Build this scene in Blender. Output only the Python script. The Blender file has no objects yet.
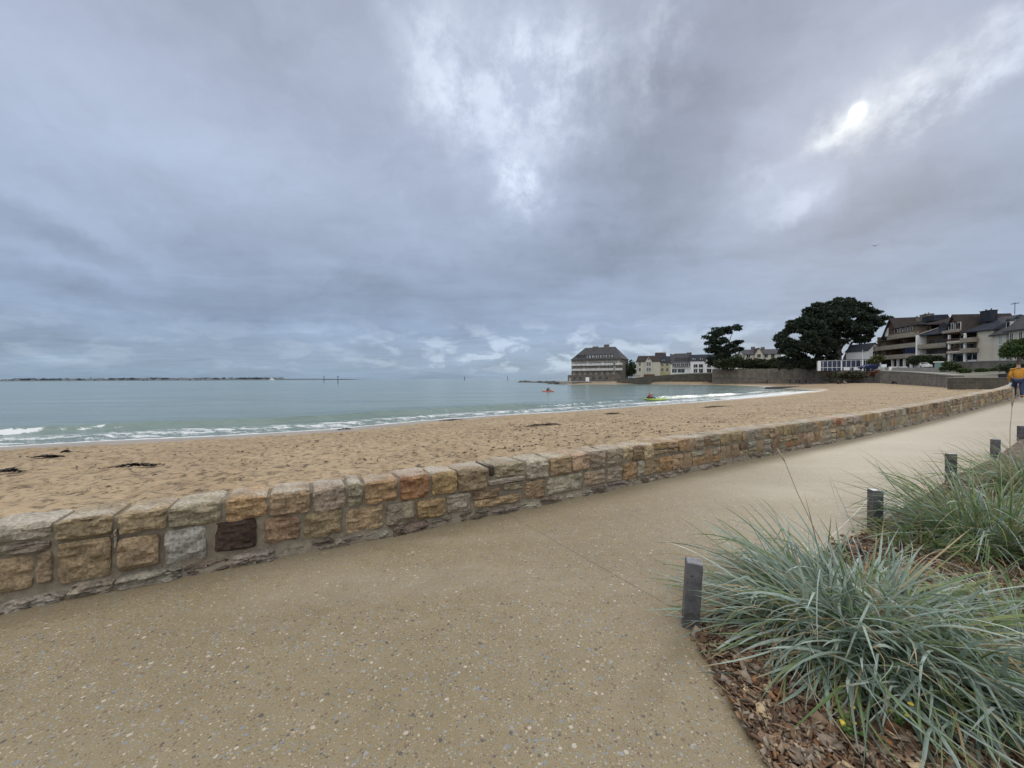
import bpy, math, random
import numpy as np
from mathutils import Vector, Matrix

random.seed(7)
rng = np.random.default_rng(11)
SC = bpy.context.scene
COL = SC.collection
R = math.radians

# ------------------------------------------------------------------ camera
F = 385.0
PITCH = 0.0140
ROLL = 0.0046
CAMZ = 1.6
fwd = Vector((0, math.cos(PITCH), -math.sin(PITCH)))
up0 = Vector((0, math.sin(PITCH), math.cos(PITCH)))
rt0 = Vector((1, 0, 0))
rt = rt0 * math.cos(ROLL) - up0 * math.sin(ROLL)
up = up0 * math.cos(ROLL) + rt0 * math.sin(ROLL)
cam = bpy.data.cameras.new('camera')
cam.sensor_width = 36.0
cam.lens = 36.0 * F / 1024.0
cam.clip_start = 0.05
cam.clip_end = 60000
camo = bpy.data.objects.new('camera', cam)
COL.objects.link(camo)
m3 = Matrix((rt, up, -fwd)).transposed()
camo.matrix_world = Matrix.Translation((0, 0, CAMZ)) @ m3.to_4x4()
SC.camera = camo


def ray(px, py):
    return (fwd + rt * ((px - 512) / F) + up * ((384 - py) / F))


def at(px, py, Y):
    d = ray(px, py)
    t = Y / d.y
    return Vector((d.x * t, Y, CAMZ + d.z * t))


def onz(px, py, z):
    d = ray(px, py)
    t = (z - CAMZ) / d.z
    return Vector((d.x * t, d.y * t, z))


def hpath(x, y):
    d = np.sqrt(np.asarray(x, float) ** 2 + np.asarray(y, float) ** 2)
    t = np.clip((d - 12) / 26.0, 0, 1)
    return 0.62 * t * t * (3 - 2 * t)


def onpath(px, py):
    z = 0.0
    for _ in range(25):
        p = onz(px, py, z)
        z = z * 0.5 + 0.5 * float(hpath(p.x, p.y))
    return onz(px, py, z)


# ------------------------------------------------------------------ node helpers
class NT:
    def __init__(s, nt):
        s.nt = nt

    def n(s, t, **kw):
        nd = s.nt.nodes.new(t)
        for k, v in kw.items():
            setattr(nd, k, v)
        return nd

    def put(s, sock, v):
        if isinstance(v, bpy.types.NodeSocket):
            s.nt.links.new(v, sock)
        elif v is not None:
            sock.default_value = v

    def math(s, op, a, b=None, c=None, clamp=False):
        nd = s.n('ShaderNodeMath', operation=op)
        nd.use_clamp = clamp
        s.put(nd.inputs[0], a)
        s.put(nd.inputs[1], b)
        s.put(nd.inputs[2], c)
        return nd.outputs[0]

    def vmath(s, op, a, b=None):
        nd = s.n('ShaderNodeVectorMath', operation=op)
        s.put(nd.inputs[0], a)
        if op == 'SCALE':
            s.put(nd.inputs[3], b)
        else:
            s.put(nd.inputs[1], b)
        return nd.outputs[1] if op in ('DOT_PRODUCT', 'LENGTH') else nd.outputs[0]

    def noise(s, vec, scale, detail=4, rough=0.5, dist=0.0, color=False):
        nd = s.n('ShaderNodeTexNoise')
        s.put(nd.inputs['Vector'], vec)
        nd.inputs['Scale'].default_value = scale
        nd.inputs['Detail'].default_value = detail
        nd.inputs['Roughness'].default_value = rough
        nd.inputs['Distortion'].default_value = dist
        return nd.outputs['Color' if color else 'Fac']

    def voro(s, vec, scale, feature='F1', rand=1.0):
        nd = s.n('ShaderNodeTexVoronoi', feature=feature)
        s.put(nd.inputs['Vector'], vec)
        nd.inputs['Scale'].default_value = scale
        nd.inputs['Randomness'].default_value = rand
        return nd

    def ramp(s, fac, stops, interp='LINEAR'):
        nd = s.n('ShaderNodeValToRGB')
        cr = nd.color_ramp
        cr.interpolation = interp
        while len(cr.elements) < len(stops):
            cr.elements.new(0.5)
        for e, (p, c) in zip(cr.elements, stops):
            e.position = p
            if not isinstance(c, (tuple, list)):
                c = (c, c, c)
            e.color = (c[0], c[1], c[2], 1)
        s.put(nd.inputs[0], fac)
        return nd.outputs[0]

    def mix(s, fac, a, b, mode='MIX'):
        nd = s.n('ShaderNodeMix', data_type='RGBA', blend_type=mode)
        s.put(nd.inputs[0], fac)
        for i, v in ((6, a), (7, b)):
            if isinstance(v, (tuple, list)) and len(v) == 3:
                v = (v[0], v[1], v[2], 1)
            s.put(nd.inputs[i], v)
        return nd.outputs[2]

    def mapping(s, vec, scale=(1, 1, 1), rot=(0, 0, 0), loc=(0, 0, 0)):
        nd = s.n('ShaderNodeMapping')
        s.put(nd.inputs[0], vec)
        nd.inputs['Location'].default_value = loc
        nd.inputs['Rotation'].default_value = rot
        nd.inputs['Scale'].default_value = scale
        return nd.outputs[0]

    def pos(s):
        return s.n('ShaderNodeNewGeometry').outputs['Position']

    def obj(s):
        return s.n('ShaderNodeTexCoord').outputs['Object']

    def attr(s, name):
        return s.n('ShaderNodeAttribute', attribute_name=name)

    def bump(s, h, strength=0.3, dist=0.02, normal=None):
        nd = s.n('ShaderNodeBump')
        nd.inputs['Strength'].default_value = strength
        nd.inputs['Distance'].default_value = dist
        s.put(nd.inputs['Height'], h)
        if normal is not None:
            s.put(nd.inputs['Normal'], normal)
        return nd.outputs[0]


def newmat(name):
    m = bpy.data.materials.new(name)
    m.use_nodes = True
    nt = m.node_tree
    b = nt.nodes.get('Principled BSDF')
    return m, NT(nt), b


# ------------------------------------------------------------------ world: sky and cloud deck
SUN_PX, SUN_PY = 857, 112
sd = ray(SUN_PX, SUN_PY).normalized()
SUN_EL = math.asin(sd.z)
SUN_AZ = math.atan2(sd.x, sd.y)

w = bpy.data.worlds.new('World')
SC.world = w
w.use_nodes = True
wn = NT(w.node_tree)
for nd in list(w.node_tree.nodes):
    w.node_tree.nodes.remove(nd)
out = wn.n('ShaderNodeOutputWorld')
bg = wn.n('ShaderNodeBackground')
bg.inputs['Strength'].default_value = 0.1
sky = wn.n('ShaderNodeTexSky', sky_type='NISHITA')
sky.sun_disc = False
sky.sun_elevation = SUN_EL
sky.sun_rotation = SUN_AZ
dirv = wn.n('ShaderNodeTexCoord').outputs['Generated']
sep = wn.n('ShaderNodeSeparateXYZ')
wn.put(sep.inputs[0], dirv)
dz = wn.math('MAXIMUM', sep.outputs[2], 0.0)
# flat cloud deck coordinates
inv = wn.math('DIVIDE', 1.0, wn.math('ADD', dz, 0.10))
plane = wn.vmath('SCALE', dirv, inv)
plane = wn.mapping(plane, scale=(1, 1, 0.0))
warp = wn.noise(dirv, 3.2, 5, 0.55, color=True)
warp = wn.vmath('SUBTRACT', warp, (0.5, 0.5, 0.5))
warp2 = wn.noise(dirv, 14.0, 6, 0.6, color=True)
warp2 = wn.vmath('SUBTRACT', warp2, (0.5, 0.5, 0.5))
dwarp = wn.vmath('ADD', dirv, wn.vmath('SCALE', warp, 0.22))
dwarp = wn.vmath('ADD', dwarp, wn.vmath('SCALE', warp2, 0.10))
deck1 = wn.noise(plane, 0.75, 7, 0.52, 0.6)
deck2 = wn.noise(wn.mapping(plane, scale=(1.0, 1.7, 1), rot=(0, 0, 0.5)), 2.2, 8, 0.58, 0.4)
fine = wn.noise(wn.vmath('ADD', dirv, wn.vmath('SCALE', warp, .05)), 12.0, 9, 0.66, 0.1)
mottle = wn.noise(wn.mapping(dwarp, scale=(1.0, 1.0, 1.6), rot=(0, .35, 0)), 4.5, 8, 0.58, 0.5)


def blob(px, py, s1, s2, th, vec=None):
    c = ray(px, py).normalized()
    th = R(th)
    a = ray(px + s1 * math.cos(th), py - s1 * math.sin(th)).normalized() - c
    b = ray(px - s2 * math.sin(th), py - s2 * math.cos(th)).normalized() - c
    a = a / a.length_squared
    b = b / b.length_squared
    v = wn.vmath('SUBTRACT', vec if vec is not None else dwarp, tuple(c))
    u1 = wn.vmath('DOT_PRODUCT', v, tuple(a))
    u2 = wn.vmath('DOT_PRODUCT', v, tuple(b))
    q = wn.math('ADD', wn.math('MULTIPLY', u1, u1), wn.math('MULTIPLY', u2, u2))
    return wn.math('EXPONENT', wn.math('MULTIPLY', q, -1.0))


def total(lst, vec=None):
    acc = None
    for (px, py, s1, s2, th, amp) in lst:
        g = wn.math('MULTIPLY', blob(px, py, s1, s2, th, vec), amp)
        acc = g if acc is None else wn.math('ADD', acc, g)
    return acc


# base brightness by height, in scene-linear
base = wn.ramp(dz, [(0.0, (.25, .345, .465)), (0.035, (.285, .38, .505)), (0.12, (.285, .37, .52)),
                    (0.3, (.345, .415, .55)), (0.62, (.39, .44, .56)), (1.0, (.44, .47, .55))])
shade = [
    (650, 150, 75, 130, -12, -.27), (910, 205, 190, 45, 14, -.27), (560, 262, 230, 34, 4, -.15),
    (330, 300, 130, 24, 6, -.10), (50, 275, 110, 20, -6, -.08), (740, 20, 150, 60, 10, -.12),
    (180, 120, 170, 45, 8, -.02), (900, 290, 220, 26, 4, -.10), (80, 345, 90, 12, -2, -.10),
    (20, 215, 60, 16, -16, -.10),
]
light = [
    (100, 90, 210, 110, 6, .17), (70, 205, 120, 16, -16, .16), (40, 250, 120, 14, -18, .12),
    (250, 120, 120, 90, 0, .10), (240, 328, 200, 9, -2, .10), (560, 338, 90, 12, 4, .12),
    (500, 100, 120, 120, 0, .20), (770, 205, 70, 40, 25, .16), (960, 150, 140, 30, 24, .06),
]
bright = [
    (495, 112, 66, 60, 60, .28), (528, 185, 22, 28, 60, .50), (435, 72, 46, 34, -40, .34), (560, 95, 50, 50, 0, .28),
    (655, 60, 22, 60, -10, .22), (960, 85, 95, 16, 32, .42), (1000, 40, 60, 20, 30, .2), (560, 60, 60, 30, 0, .2),
    (790, 200, 36, 14, 30, .22), (755, 170, 26, 30, 20, .14),
]
glow = [(836, 123, 44, 13, 30, .42), (874, 94, 52, 24, 40, .38), (930, 72, 75, 13, 28, .36)]
mod = wn.math('ADD', 1.0, wn.math('ADD', total(shade), total(light)))
d1 = wn.math('MULTIPLY', wn.math('SUBTRACT', deck1, 0.5), 0.55)
d2 = wn.math('MULTIPLY', wn.math('SUBTRACT', deck2, 0.5), 0.26)
d3 = wn.math('MULTIPLY', wn.math('MULTIPLY', wn.math('SUBTRACT', mottle, 0.5), .40), wn.ramp(dz, [(.05, .5), (.3, 1)]))
mod = wn.math('ADD', mod, wn.math('ADD', wn.math('ADD', d1, d2), d3))
cloud = wn.vmath('SCALE', base, mod)
tex = wn.ramp(fine, [(0.40, 0.20), (0.60, 1.25)])
br = wn.math('MULTIPLY', total(bright), tex)
add1 = wn.vmath('SCALE', (.62, .66, .68), wn.math('MULTIPLY', br, 0.85))
tex2 = wn.ramp(fine, [(0.30, 0.35), (0.6, 1.15)])
gl = wn.math('MULTIPLY', total(glow), tex2)
add2 = wn.vmath('SCALE', (.66, .66, .58), wn.math('MULTIPLY', gl, 0.95))
cloud = wn.vmath('ADD', cloud, wn.vmath('ADD', add1, add2))
# veiled sun itself
sunv = wn.vmath('ADD', dirv, wn.vmath('SCALE', warp2, 0.012))
sunb = total([(857, 111, 7, 5.5, 25, 1.0), (853, 114, 18, 9, 30, .07)], sunv)
cloud = wn.vmath('ADD', cloud, wn.vmath('SCALE', (1.9, 2.0, 1.75), sunb))
# low cumulus bank just above the horizon
cvec = wn.mapping(dirv, scale=(1, 1, 2.6))
cn = wn.noise(cvec, 11.0, 7, 0.55, 0.3)
band = wn.math('MULTIPLY', wn.ramp(dz, [(0.005, 0), (0.03, 1), (0.09, 1), (0.16, 0)]), wn.ramp(cn, [(0.50, 0), (0.60, 1)]))
bandw = wn.math('ADD', 0.12, total([(540, 350, 170, 60, 0, 1.3), (840, 330, 250, 40, 0, .45), (60, 340, 160, 60, 0, .3)], dirv))
band = wn.math('MULTIPLY', band, bandw)
cloud = wn.vmath('ADD', cloud, wn.vmath('SCALE', (.14, .15, .15), wn.math('MULTIPLY', band, 1.0)))
# overcast deck is brightest overhead
zen = wn.ramp(dz, [(0.0, 0), (0.70, 0), (0.86, 1.0), (1.0, 1.0)])
cloud = wn.vmath('ADD', cloud, wn.vmath('SCALE', (1.0, .96, .89), zen))
# warm glow lobe added to the sky behind the camera, lighting camera-facing fronts
rear_fill = wn.math('POWER', wn.math('MAXIMUM', wn.vmath('DOT_PRODUCT', dirv, (-.25, -.83, .50)), 0.0), 1.6)
cloud = wn.vmath('ADD', cloud, wn.vmath('SCALE', (.72, .68, .61), rear_fill))
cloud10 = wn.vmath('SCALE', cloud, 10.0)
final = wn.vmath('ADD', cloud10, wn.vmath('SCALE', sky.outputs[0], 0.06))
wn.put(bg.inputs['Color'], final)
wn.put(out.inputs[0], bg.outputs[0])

sun = bpy.data.lights.new('sun', 'SUN')
sun.energy = 0.9
sun.angle = R(14)
sun.color = (1.0, .95, .86)
suno = bpy.data.objects.new('sun', sun)
COL.objects.link(suno)
suno.rotation_euler = (-sd).to_track_quat('-Z', 'Y').to_euler()

SC.view_settings.view_transform = 'Standard'
SC.view_settings.look = 'None'
SC.view_settings.gamma = 1
SC.view_settings.use_curve_mapping = False
SC.view_settings.exposure = 0.0
SC.render.engine = 'CYCLES'
SC.cycles.max_bounces = 6
SC.cycles.transparent_max_bounces = 4


# ------------------------------------------------------------------ object helpers
def tag(o, label=None, cat=None, group=None, kind=None):
    if label: o['label'] = label
    if cat: o['category'] = cat
    if group: o['group'] = group
    if kind: o['kind'] = kind
    return o


def empty(name, loc=(0, 0, 0), rz=0.0, label=None, cat=None, group=None):
    o = bpy.data.objects.new(name, None)
    o.empty_display_size = 0.2
    COL.objects.link(o)
    o.location = loc
    o.rotation_euler = (0, 0, rz)
    return tag(o, label, cat, group)


def npmesh(name, verts, faces, mats, parent=None, colors=None, smooth=False, attrs=None, loc=None):
    """verts Nx3, faces MxK (const K) numpy or list"""
    me = bpy.data.meshes.new(name)
    verts = np.asarray(verts, np.float32)
    if isinstance(faces, np.ndarray):
        k = faces.shape[1]
        me.vertices.add(len(verts))
        me.vertices.foreach_set('co', verts.ravel())
        me.loops.add(faces.size)
        me.loops.foreach_set('vertex_index', faces.astype(np.int32).ravel())
        me.polygons.add(len(faces))
        me.polygons.foreach_set('loop_start', np.arange(0, faces.size, k, dtype=np.int32))
        me.polygons.foreach_set('loop_total', np.full(len(faces), k, np.int32))
        me.update(calc_edges=True)
        me.validate()
    else:
        me.from_pydata([tuple(v) for v in verts], [], faces)
        me.update()
    if colors is not None:
        ca = me.color_attributes.new('col', 'FLOAT_COLOR', 'POINT')
        c = np.ones((len(verts), 4), np.float32)
        c[:, :3] = colors
        ca.data.foreach_set('color', c.ravel())
    if attrs:
        for k2, v in attrs.items():
            a = me.attributes.new(k2, 'FLOAT', 'POINT')
            a.data.foreach_set('value', np.asarray(v, np.float32).ravel())
    if smooth:
        me.polygons.foreach_set('use_smooth', np.ones(len(me.polygons), bool))
    for m in (mats if isinstance(mats, (list, tuple)) else [mats]):
        me.materials.append(m)
    o = bpy.data.objects.new(name, me)
    COL.objects.link(o)
    if parent is not None:
        o.parent = parent
    if loc is not None:
        o.location = loc
    return o


class MB:
    def __init__(s):
        s.v = []; s.f = []; s.mi = []

    def add(s, vs, fs, mi=0):
        b = len(s.v)
        s.v += [tuple(v) for v in vs]
        s.f += [tuple(i + b for i in f) for f in fs]
        s.mi += [mi] * len(fs)
        return s

    def box(s, x0, x1, y0, y1, z0, z1, mi=0):
        vs = [(x0, y0, z0), (x1, y0, z0), (x1, y1, z0), (x0, y1, z0), (x0, y0, z1), (x1, y0, z1), (x1, y1, z1), (x0, y1, z1)]
        return s.add(vs, [(0, 3, 2, 1), (4, 5, 6, 7), (0, 1, 5, 4), (1, 2, 6, 5), (2, 3, 7, 6), (3, 0, 4, 7)], mi)

    def prism(s, poly, z0, z1, mi=0):
        n = len(poly)
        z0s = z0 if isinstance(z0, (list, tuple)) else [z0] * n
        z1s = z1 if isinstance(z1, (list, tuple)) else [z1] * n
        vs = [(p[0], p[1], z) for p, z in zip(poly, z0s)] + [(p[0], p[1], z) for p, z in zip(poly, z1s)]
        fs = [tuple(range(n - 1, -1, -1)), tuple(range(n, 2 * n))]
        fs += [(i, (i + 1) % n, n + (i + 1) % n, n + i) for i in range(n)]
        return s.add(vs, fs, mi)

    def tube(s, pts, rads, n=8, mi=0, cap=True):
        pts = [Vector(p) for p in pts]
        if not isinstance(rads, (list, tuple)):
            rads = [rads] * len(pts)
        b = len(s.v)
        for i, p in enumerate(pts):
            d = (pts[min(i + 1, len(pts) - 1)] - pts[max(i - 1, 0)]).normalized()
            a = d.cross(Vector((0, 0, 1)) if abs(d.z) < .9 else Vector((1, 0, 0))).normalized()
            c = d.cross(a)
            for k in range(n):
                t = 2 * math.pi * k / n
                s.v.append(tuple(p + (a * math.cos(t) + c * math.sin(t)) * rads[i]))
        for i in range(len(pts) - 1):
            for k in range(n):
                k2 = (k + 1) % n
                s.f.append((b + i * n + k, b + i * n + k2, b + (i + 1) * n + k2, b + (i + 1) * n + k)); s.mi.append(mi)
        if cap:
            s.f.append(tuple(b + k for k in range(n - 1, -1, -1))); s.mi.append(mi)
            e = b + (len(pts) - 1) * n
            s.f.append(tuple(e + k for k in range(n))); s.mi.append(mi)
        return s

    def build(s, name, mats, parent=None, smooth=False, loc=None, bevel=0):
        me = bpy.data.meshes.new(name)
        me.from_pydata(s.v, [], s.f)
        for m in (mats if isinstance(mats, (list, tuple)) else [mats]):
            me.materials.append(m)
        me.polygons.foreach_set('material_index', s.mi)
        if smooth:
            me.polygons.foreach_set('use_smooth', [True] * len(me.polygons))
        me.update()
        o = bpy.data.objects.new(name, me)
        COL.objects.link(o)
        if parent is not None:
            o.parent = parent
        if loc is not None:
            o.location = loc
        if bevel:
            md = o.modifiers.new('bevel', 'BEVEL'); md.width = bevel; md.segments = 2
        return o


def children(o):
    return [c for c in COL.objects if c.parent is o]


def copy_tree(o, parent=None, kids=None):
    if kids is None:
        kids = {}
        for c in COL.objects:
            if c.parent: kids.setdefault(c.parent.name, []).append(c)
    c = o.copy()
    COL.objects.link(c)
    c.parent = parent
    for ch in kids.get(o.name, []):
        copy_tree(ch, c, kids)
    return c


# numpy value noise
_perm = np.random.default_rng(5).random((256, 256))


def vnoise(x, y):
    xi = np.floor(x).astype(int); yi = np.floor(y).astype(int)
    fx = x - xi; fy = y - yi
    fx = fx * fx * (3 - 2 * fx); fy = fy * fy * (3 - 2 * fy)
    g = lambda a, b: _perm[a & 255, b & 255]
    return (g(xi, yi) * (1 - fx) + g(xi + 1, yi) * fx) * (1 - fy) + (g(xi, yi + 1) * (1 - fx) + g(xi + 1, yi + 1) * fx) * fy


def fbm(x, y, o=4):
    s = 0; a = .5; n = 0
    for i in range(o):
        s = s + a * vnoise(x + 17.3 * i, y - 9.1 * i); n += a
        x = x * 2.03; y = y * 2.03; a *= .5
    return s / n
# ------------------------------------------------------------------ materials
def rock_mat(name, c1, c2, scale=3.0, bump=.4, rough=.9, dist=.02):
    m, t, b = newmat(name)
    n = t.noise(t.obj(), scale, 6, .6)
    n2 = t.noise(t.obj(), scale * 9, 4, .6)
    f = t.math('ADD', t.math('MULTIPLY', n, .7), t.math('MULTIPLY', n2, .3))
    t.put(b.inputs['Base Color'], t.ramp(f, [(.35, c1), (.65, c2)]))
    b.inputs['Roughness'].default_value = rough
    t.put(b.inputs['Normal'], t.bump(f, bump, dist))
    return m


def masonry_mat(name, c1, c2, mortar, bw=.5, bh=.25, bump=.5):
    m, t, b = newmat(name)
    br = t.n('ShaderNodeTexBrick')
    g = t.n('ShaderNodeNewGeometry')
    # wrap the courses round walls of any heading: horizontal run = tangent distance
    sepn = t.n('ShaderNodeSeparateXYZ'); t.put(sepn.inputs[0], t.obj())
    run = t.math('ADD', sepn.outputs[0], t.math('MULTIPLY', sepn.outputs[1], .83))
    cb = t.n('ShaderNodeCombineXYZ'); t.put(cb.inputs[0], run); t.put(cb.inputs[1], sepn.outputs[2])
    wv = t.noise(t.obj(), 2.0, 3, .5, color=True)
    vec = t.vmath('ADD', cb.outputs[0], t.vmath('SCALE', t.vmath('SUBTRACT', wv, (.5, .5, .5)), bh * .35))
    t.put(br.inputs['Vector'], vec)
    br.inputs['Color1'].default_value = (*c1, 1); br.inputs['Color2'].default_value = (*c2, 1)
    br.inputs['Mortar'].default_value = (*mortar, 1)
    br.inputs['Scale'].default_value = 1.0
    br.inputs['Mortar Size'].default_value = bh * .08
    br.inputs['Brick Width'].default_value = bw; br.inputs['Row Height'].default_value = bh
    n = t.noise(t.obj(), .6, 5, .6)
    t.put(b.inputs['Base Color'], t.mix(1.0, br.outputs[0], t.ramp(n, [(.3, .65), (.7, 1.25)]), 'MULTIPLY'))
    b.inputs['Roughness'].default_value = .9
    t.put(b.inputs['Normal'], t.bump(t.math('SUBTRACT', n, br.outputs['Fac']), bump, .03))
    return m


def plain(name, c, rough=.6, metal=0.0, var=.15, scale=2.0, spec=None):
    m, t, b = newmat(name)
    n = t.noise(t.obj(), scale, 5, .6)
    lo = tuple(x * (1 - var) for x in c); hi = tuple(min(1, x * (1 + var)) for x in c)
    t.put(b.inputs['Base Color'], t.ramp(n, [(.3, lo), (.7, hi)]))
    b.inputs['Roughness'].default_value = rough
    b.inputs['Metallic'].default_value = metal
    return m


def vcol_mat(name, rough=.7, nscale=20, var=.3, bump=0.0, bdist=.01, two=False, trans=0.0):
    m, t, b = newmat(name)
    a = t.attr('col').outputs['Color']
    n = t.noise(t.obj(), nscale, 5, .65)
    c = t.mix(1.0, a, t.ramp(n, [(.28, 1 - var), (.72, 1 + var)]), 'MULTIPLY')
    t.put(b.inputs['Base Color'], c)
    b.inputs['Roughness'].default_value = rough
    if bump:
        t.put(b.inputs['Normal'], t.bump(n, bump, bdist))
    if trans:
        tr = t.n('ShaderNodeBsdfTranslucent'); t.put(tr.inputs[0], c)
        mx = t.n('ShaderNodeMixShader'); mx.inputs[0].default_value = trans
        o = [x for x in t.nt.nodes if x.type == 'OUTPUT_MATERIAL'][0]
        t.put(mx.inputs[1], b.outputs[0]); t.put(mx.inputs[2], tr.outputs[0]); t.put(o.inputs[0], mx.outputs[0])
    return m


def slate_mat(name, c1, c2):
    m, t, b = newmat(name)
    sepn = t.n('ShaderNodeSeparateXYZ'); t.put(sepn.inputs[0], t.obj())
    wv = t.n('ShaderNodeTexWave', wave_type='BANDS', bands_direction='Z')
    wv.inputs['Scale'].default_value = 1.3; wv.inputs['Distortion'].default_value = .6
    t.put(wv.inputs[0], t.obj())
    n = t.noise(t.obj(), .9, 6, .65)
    f = t.math('ADD', t.math('MULTIPLY', n, .8), t.math('MULTIPLY', wv.outputs['Fac'], .2))
    t.put(b.inputs['Base Color'], t.ramp(f, [(.3, c1), (.7, c2)]))
    b.inputs['Roughness'].default_value = .9
    b.inputs['Specular IOR Level'].default_value = .15
    t.put(b.inputs['Normal'], t.bump(f, .3, .05))
    return m


M = {}
M['mortar'] = rock_mat('mortar', (.14, .115, .08), (.27, .23, .165), 14, .9, .95, .012)
M['stone'] = vcol_mat('granite', .85, 42, .60, 1.0, .012)
M['steel'] = plain('galvanised_steel', (.15, .15, .165), .42, .6, .45, 14)
M['wire'] = plain('steel_wire', (.38, .37, .34), .4, .6)
M['edging'] = plain('edging', (.26, .17, .09), .7, 0, .3, 6)
M['blade'] = vcol_mat('grass_blade', .5, 14, .22, trans=.28)
M['chips'] = vcol_mat('bark', .85, 40, .35, .3, .003)
M['bark'] = rock_mat('trunk_bark', (.07, .055, .045), (.17, .14, .12), 1.2, .6)
M['pine'] = vcol_mat('conifer_foliage', .85, .6, .3)
M['leaf'] = vcol_mat('leaf_foliage', .7, .8, .3)
M['wrack'] = plain('dry_wrack', (.13, .085, .05), .8, 0, .4, 12)
M['seaweed'] = plain('wet_seaweed', (.035, .022, .015), .45, 0, .4, 20)
M['white'] = plain('white_render', (.88, .88, .86), .7, 0, .05, .5)
M['cream'] = plain('cream_render', (.55, .53, .42), .8, 0, .10, .4)
M['yellow'] = plain('yellow_render', (.50, .47, .27), .8, 0, .1, .4)
M['ivory'] = plain('ivory_render', (.62, .56, .46), .8, 0, .12, .3)
M['whitepaint'] = plain('white_paint', (.72, .72, .70), .5, 0, .05)
M['glass'] = plain('window_glass', (.025, .03, .035), .08, 0, .3, 1.0)
M['blueglass'] = plain('blue_tinted_glass', (.025, .035, .075), .3, 0, .3, 1.0)
M['slate'] = slate_mat('slate', (.022, .025, .034), (.055, .06, .075))
M['slatelt'] = slate_mat('grey_slate', (.05, .05, .053), (.10, .10, .104))
M['brownroof'] = slate_mat('brown_slate', (.035, .028, .027), (.07, .058, .053))
M['hotelstone'] = masonry_mat('hotel_masonry', (.17, .145, .115), (.12, .10, .085), (.20, .18, .15), .9, .45)
M['balcony'] = plain('balcony_concrete', (.29, .255, .20), .8, 0, .15, .8)
M['timber'] = plain('dark_timber', (.10, .055, .04), .7, 0, .3, 2)
M['facade'] = plain('dun_render', (.13, .10, .072), .85, 0, .2, .5)
M['seawall'] = masonry_mat('seawall_masonry', (.20, .175, .14), (.135, .12, .10), (.22, .20, .17), .9, .42, .6)
M['darkwall'] = masonry_mat('dark_masonry', (.10, .09, .07), (.065, .06, .05), (.12, .11, .09), .8, .35, .6)
M['concrete'] = rock_mat('concrete', (.24, .23, .205), (.36, .345, .31), 1.4, .2)
M['darkconcrete'] = rock_mat('weedy_concrete', (.045, .05, .05), (.09, .09, .085), .8, .4)
M['reef'] = rock_mat('reef_rock', (.03, .028, .025), (.10, .09, .075), .35, .9, .9, .4)
M['skin'] = plain('skin', (.42, .25, .18), .6, 0, .08, 5)
M['hair'] = plain('hair', (.05, .03, .02), .6)
M['orange'] = plain('mustard_cloth', (.58, .27, .035), .85, 0, .15, 6)
M['jeans'] = plain('blue_denim', (.02, .035, .085), .85, 0, .25, 8)
M['shoe'] = plain('brown_leather', (.12, .05, .03), .6)
M['black'] = plain('black_cloth', (.02, .02, .025), .85)
M['red'] = plain('red_cloth', (.42, .04, .03), .6)
M['lime'] = plain('lime_plastic', (.46, .62, .12), .3)
M['coral'] = plain('coral_plastic', (.70, .16, .09), .35)
M['rubber'] = plain('rubber', (.02, .02, .02), .8)
M['carblue'] = plain('dark_blue_paint', (.03, .045, .12), .25, .2)
M['carwhite'] = plain('white_car_paint', (.75, .75, .74), .25)
M['carlight'] = plain('lamp_glass', (.6, .6, .55), .2)
M['green'] = plain('pale_green_paint', (.22, .34, .30), .6)
M['bird'] = plain('grey_feathers', (.25, .25, .26), .8)
M['sail'] = plain('white_sailcloth', (.8, .8, .8), .8)
M['lichen'] = plain('dry_stalk', (.36, .29, .19), .8)

# sand
m, t, b = newmat('sand')
P = t.pos()
wet = t.attr('wet').outputs['Fac']
n1 = t.noise(P, .35, 5, .6)
n2 = t.noise(P, 3.2, 6, .65)
n3 = t.noise(P, 6.5, 4, .6, .6)
dry = t.ramp(t.math('ADD', t.math('MULTIPLY', n1, .45), t.math('MULTIPLY', n2, .55)), [(.34, (.31, .22, .125)), (.5, (.40, .295, .175)), (.68, (.49, .375, .235))])
wetc = t.ramp(n1, [(.3, (.30, .24, .165)), (.7, (.38, .31, .225))])
wf = t.math('ADD', wet, t.math('MULTIPLY', t.math('SUBTRACT', n1, .5), .5), clamp=True)
wf = t.ramp(wf, [(.35, 0), (.75, 1)])
c = t.mix(wf, dry, wetc)
n4 = t.noise(P, 15.0, 4, .7, .5)
pits = t.ramp(t.math('ADD', t.math('MULTIPLY', n3, .65), t.math('MULTIPLY', n4, .35)), [(.39, .28), (.51, 1)])
c = t.mix(t.math('SUBTRACT', 1.0, wf), c, t.mix(1.0, c, pits, 'MULTIPLY'))
wrack = t.noise(t.mapping(P, scale=(1, 2.2, 1), rot=(0, 0, -.45)), .8, 8, .72, .4)
wk = t.math('MULTIPLY', t.ramp(wrack, [(.56, 0), (.64, 1)]), .42)
c = t.mix(wk, c, (.12, .075, .045))
t.put(b.inputs['Base Color'], c)
t.put(b.inputs['Roughness'], t.ramp(wf, [(0, .95), (1, .35)]))
hgt = t.math('ADD', t.math('MULTIPLY', n3, .6), t.math('MULTIPLY', n2, .8))
bn = t.n('ShaderNodeBump'); bn.inputs['Distance'].default_value = .10
t.put(bn.inputs['Height'], hgt)
t.put(bn.inputs['Strength'], t.ramp(wf, [(0, .9), (1, .08)]))
t.put(b.inputs['Normal'], bn.outputs[0])
M['sand'] = m

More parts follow.
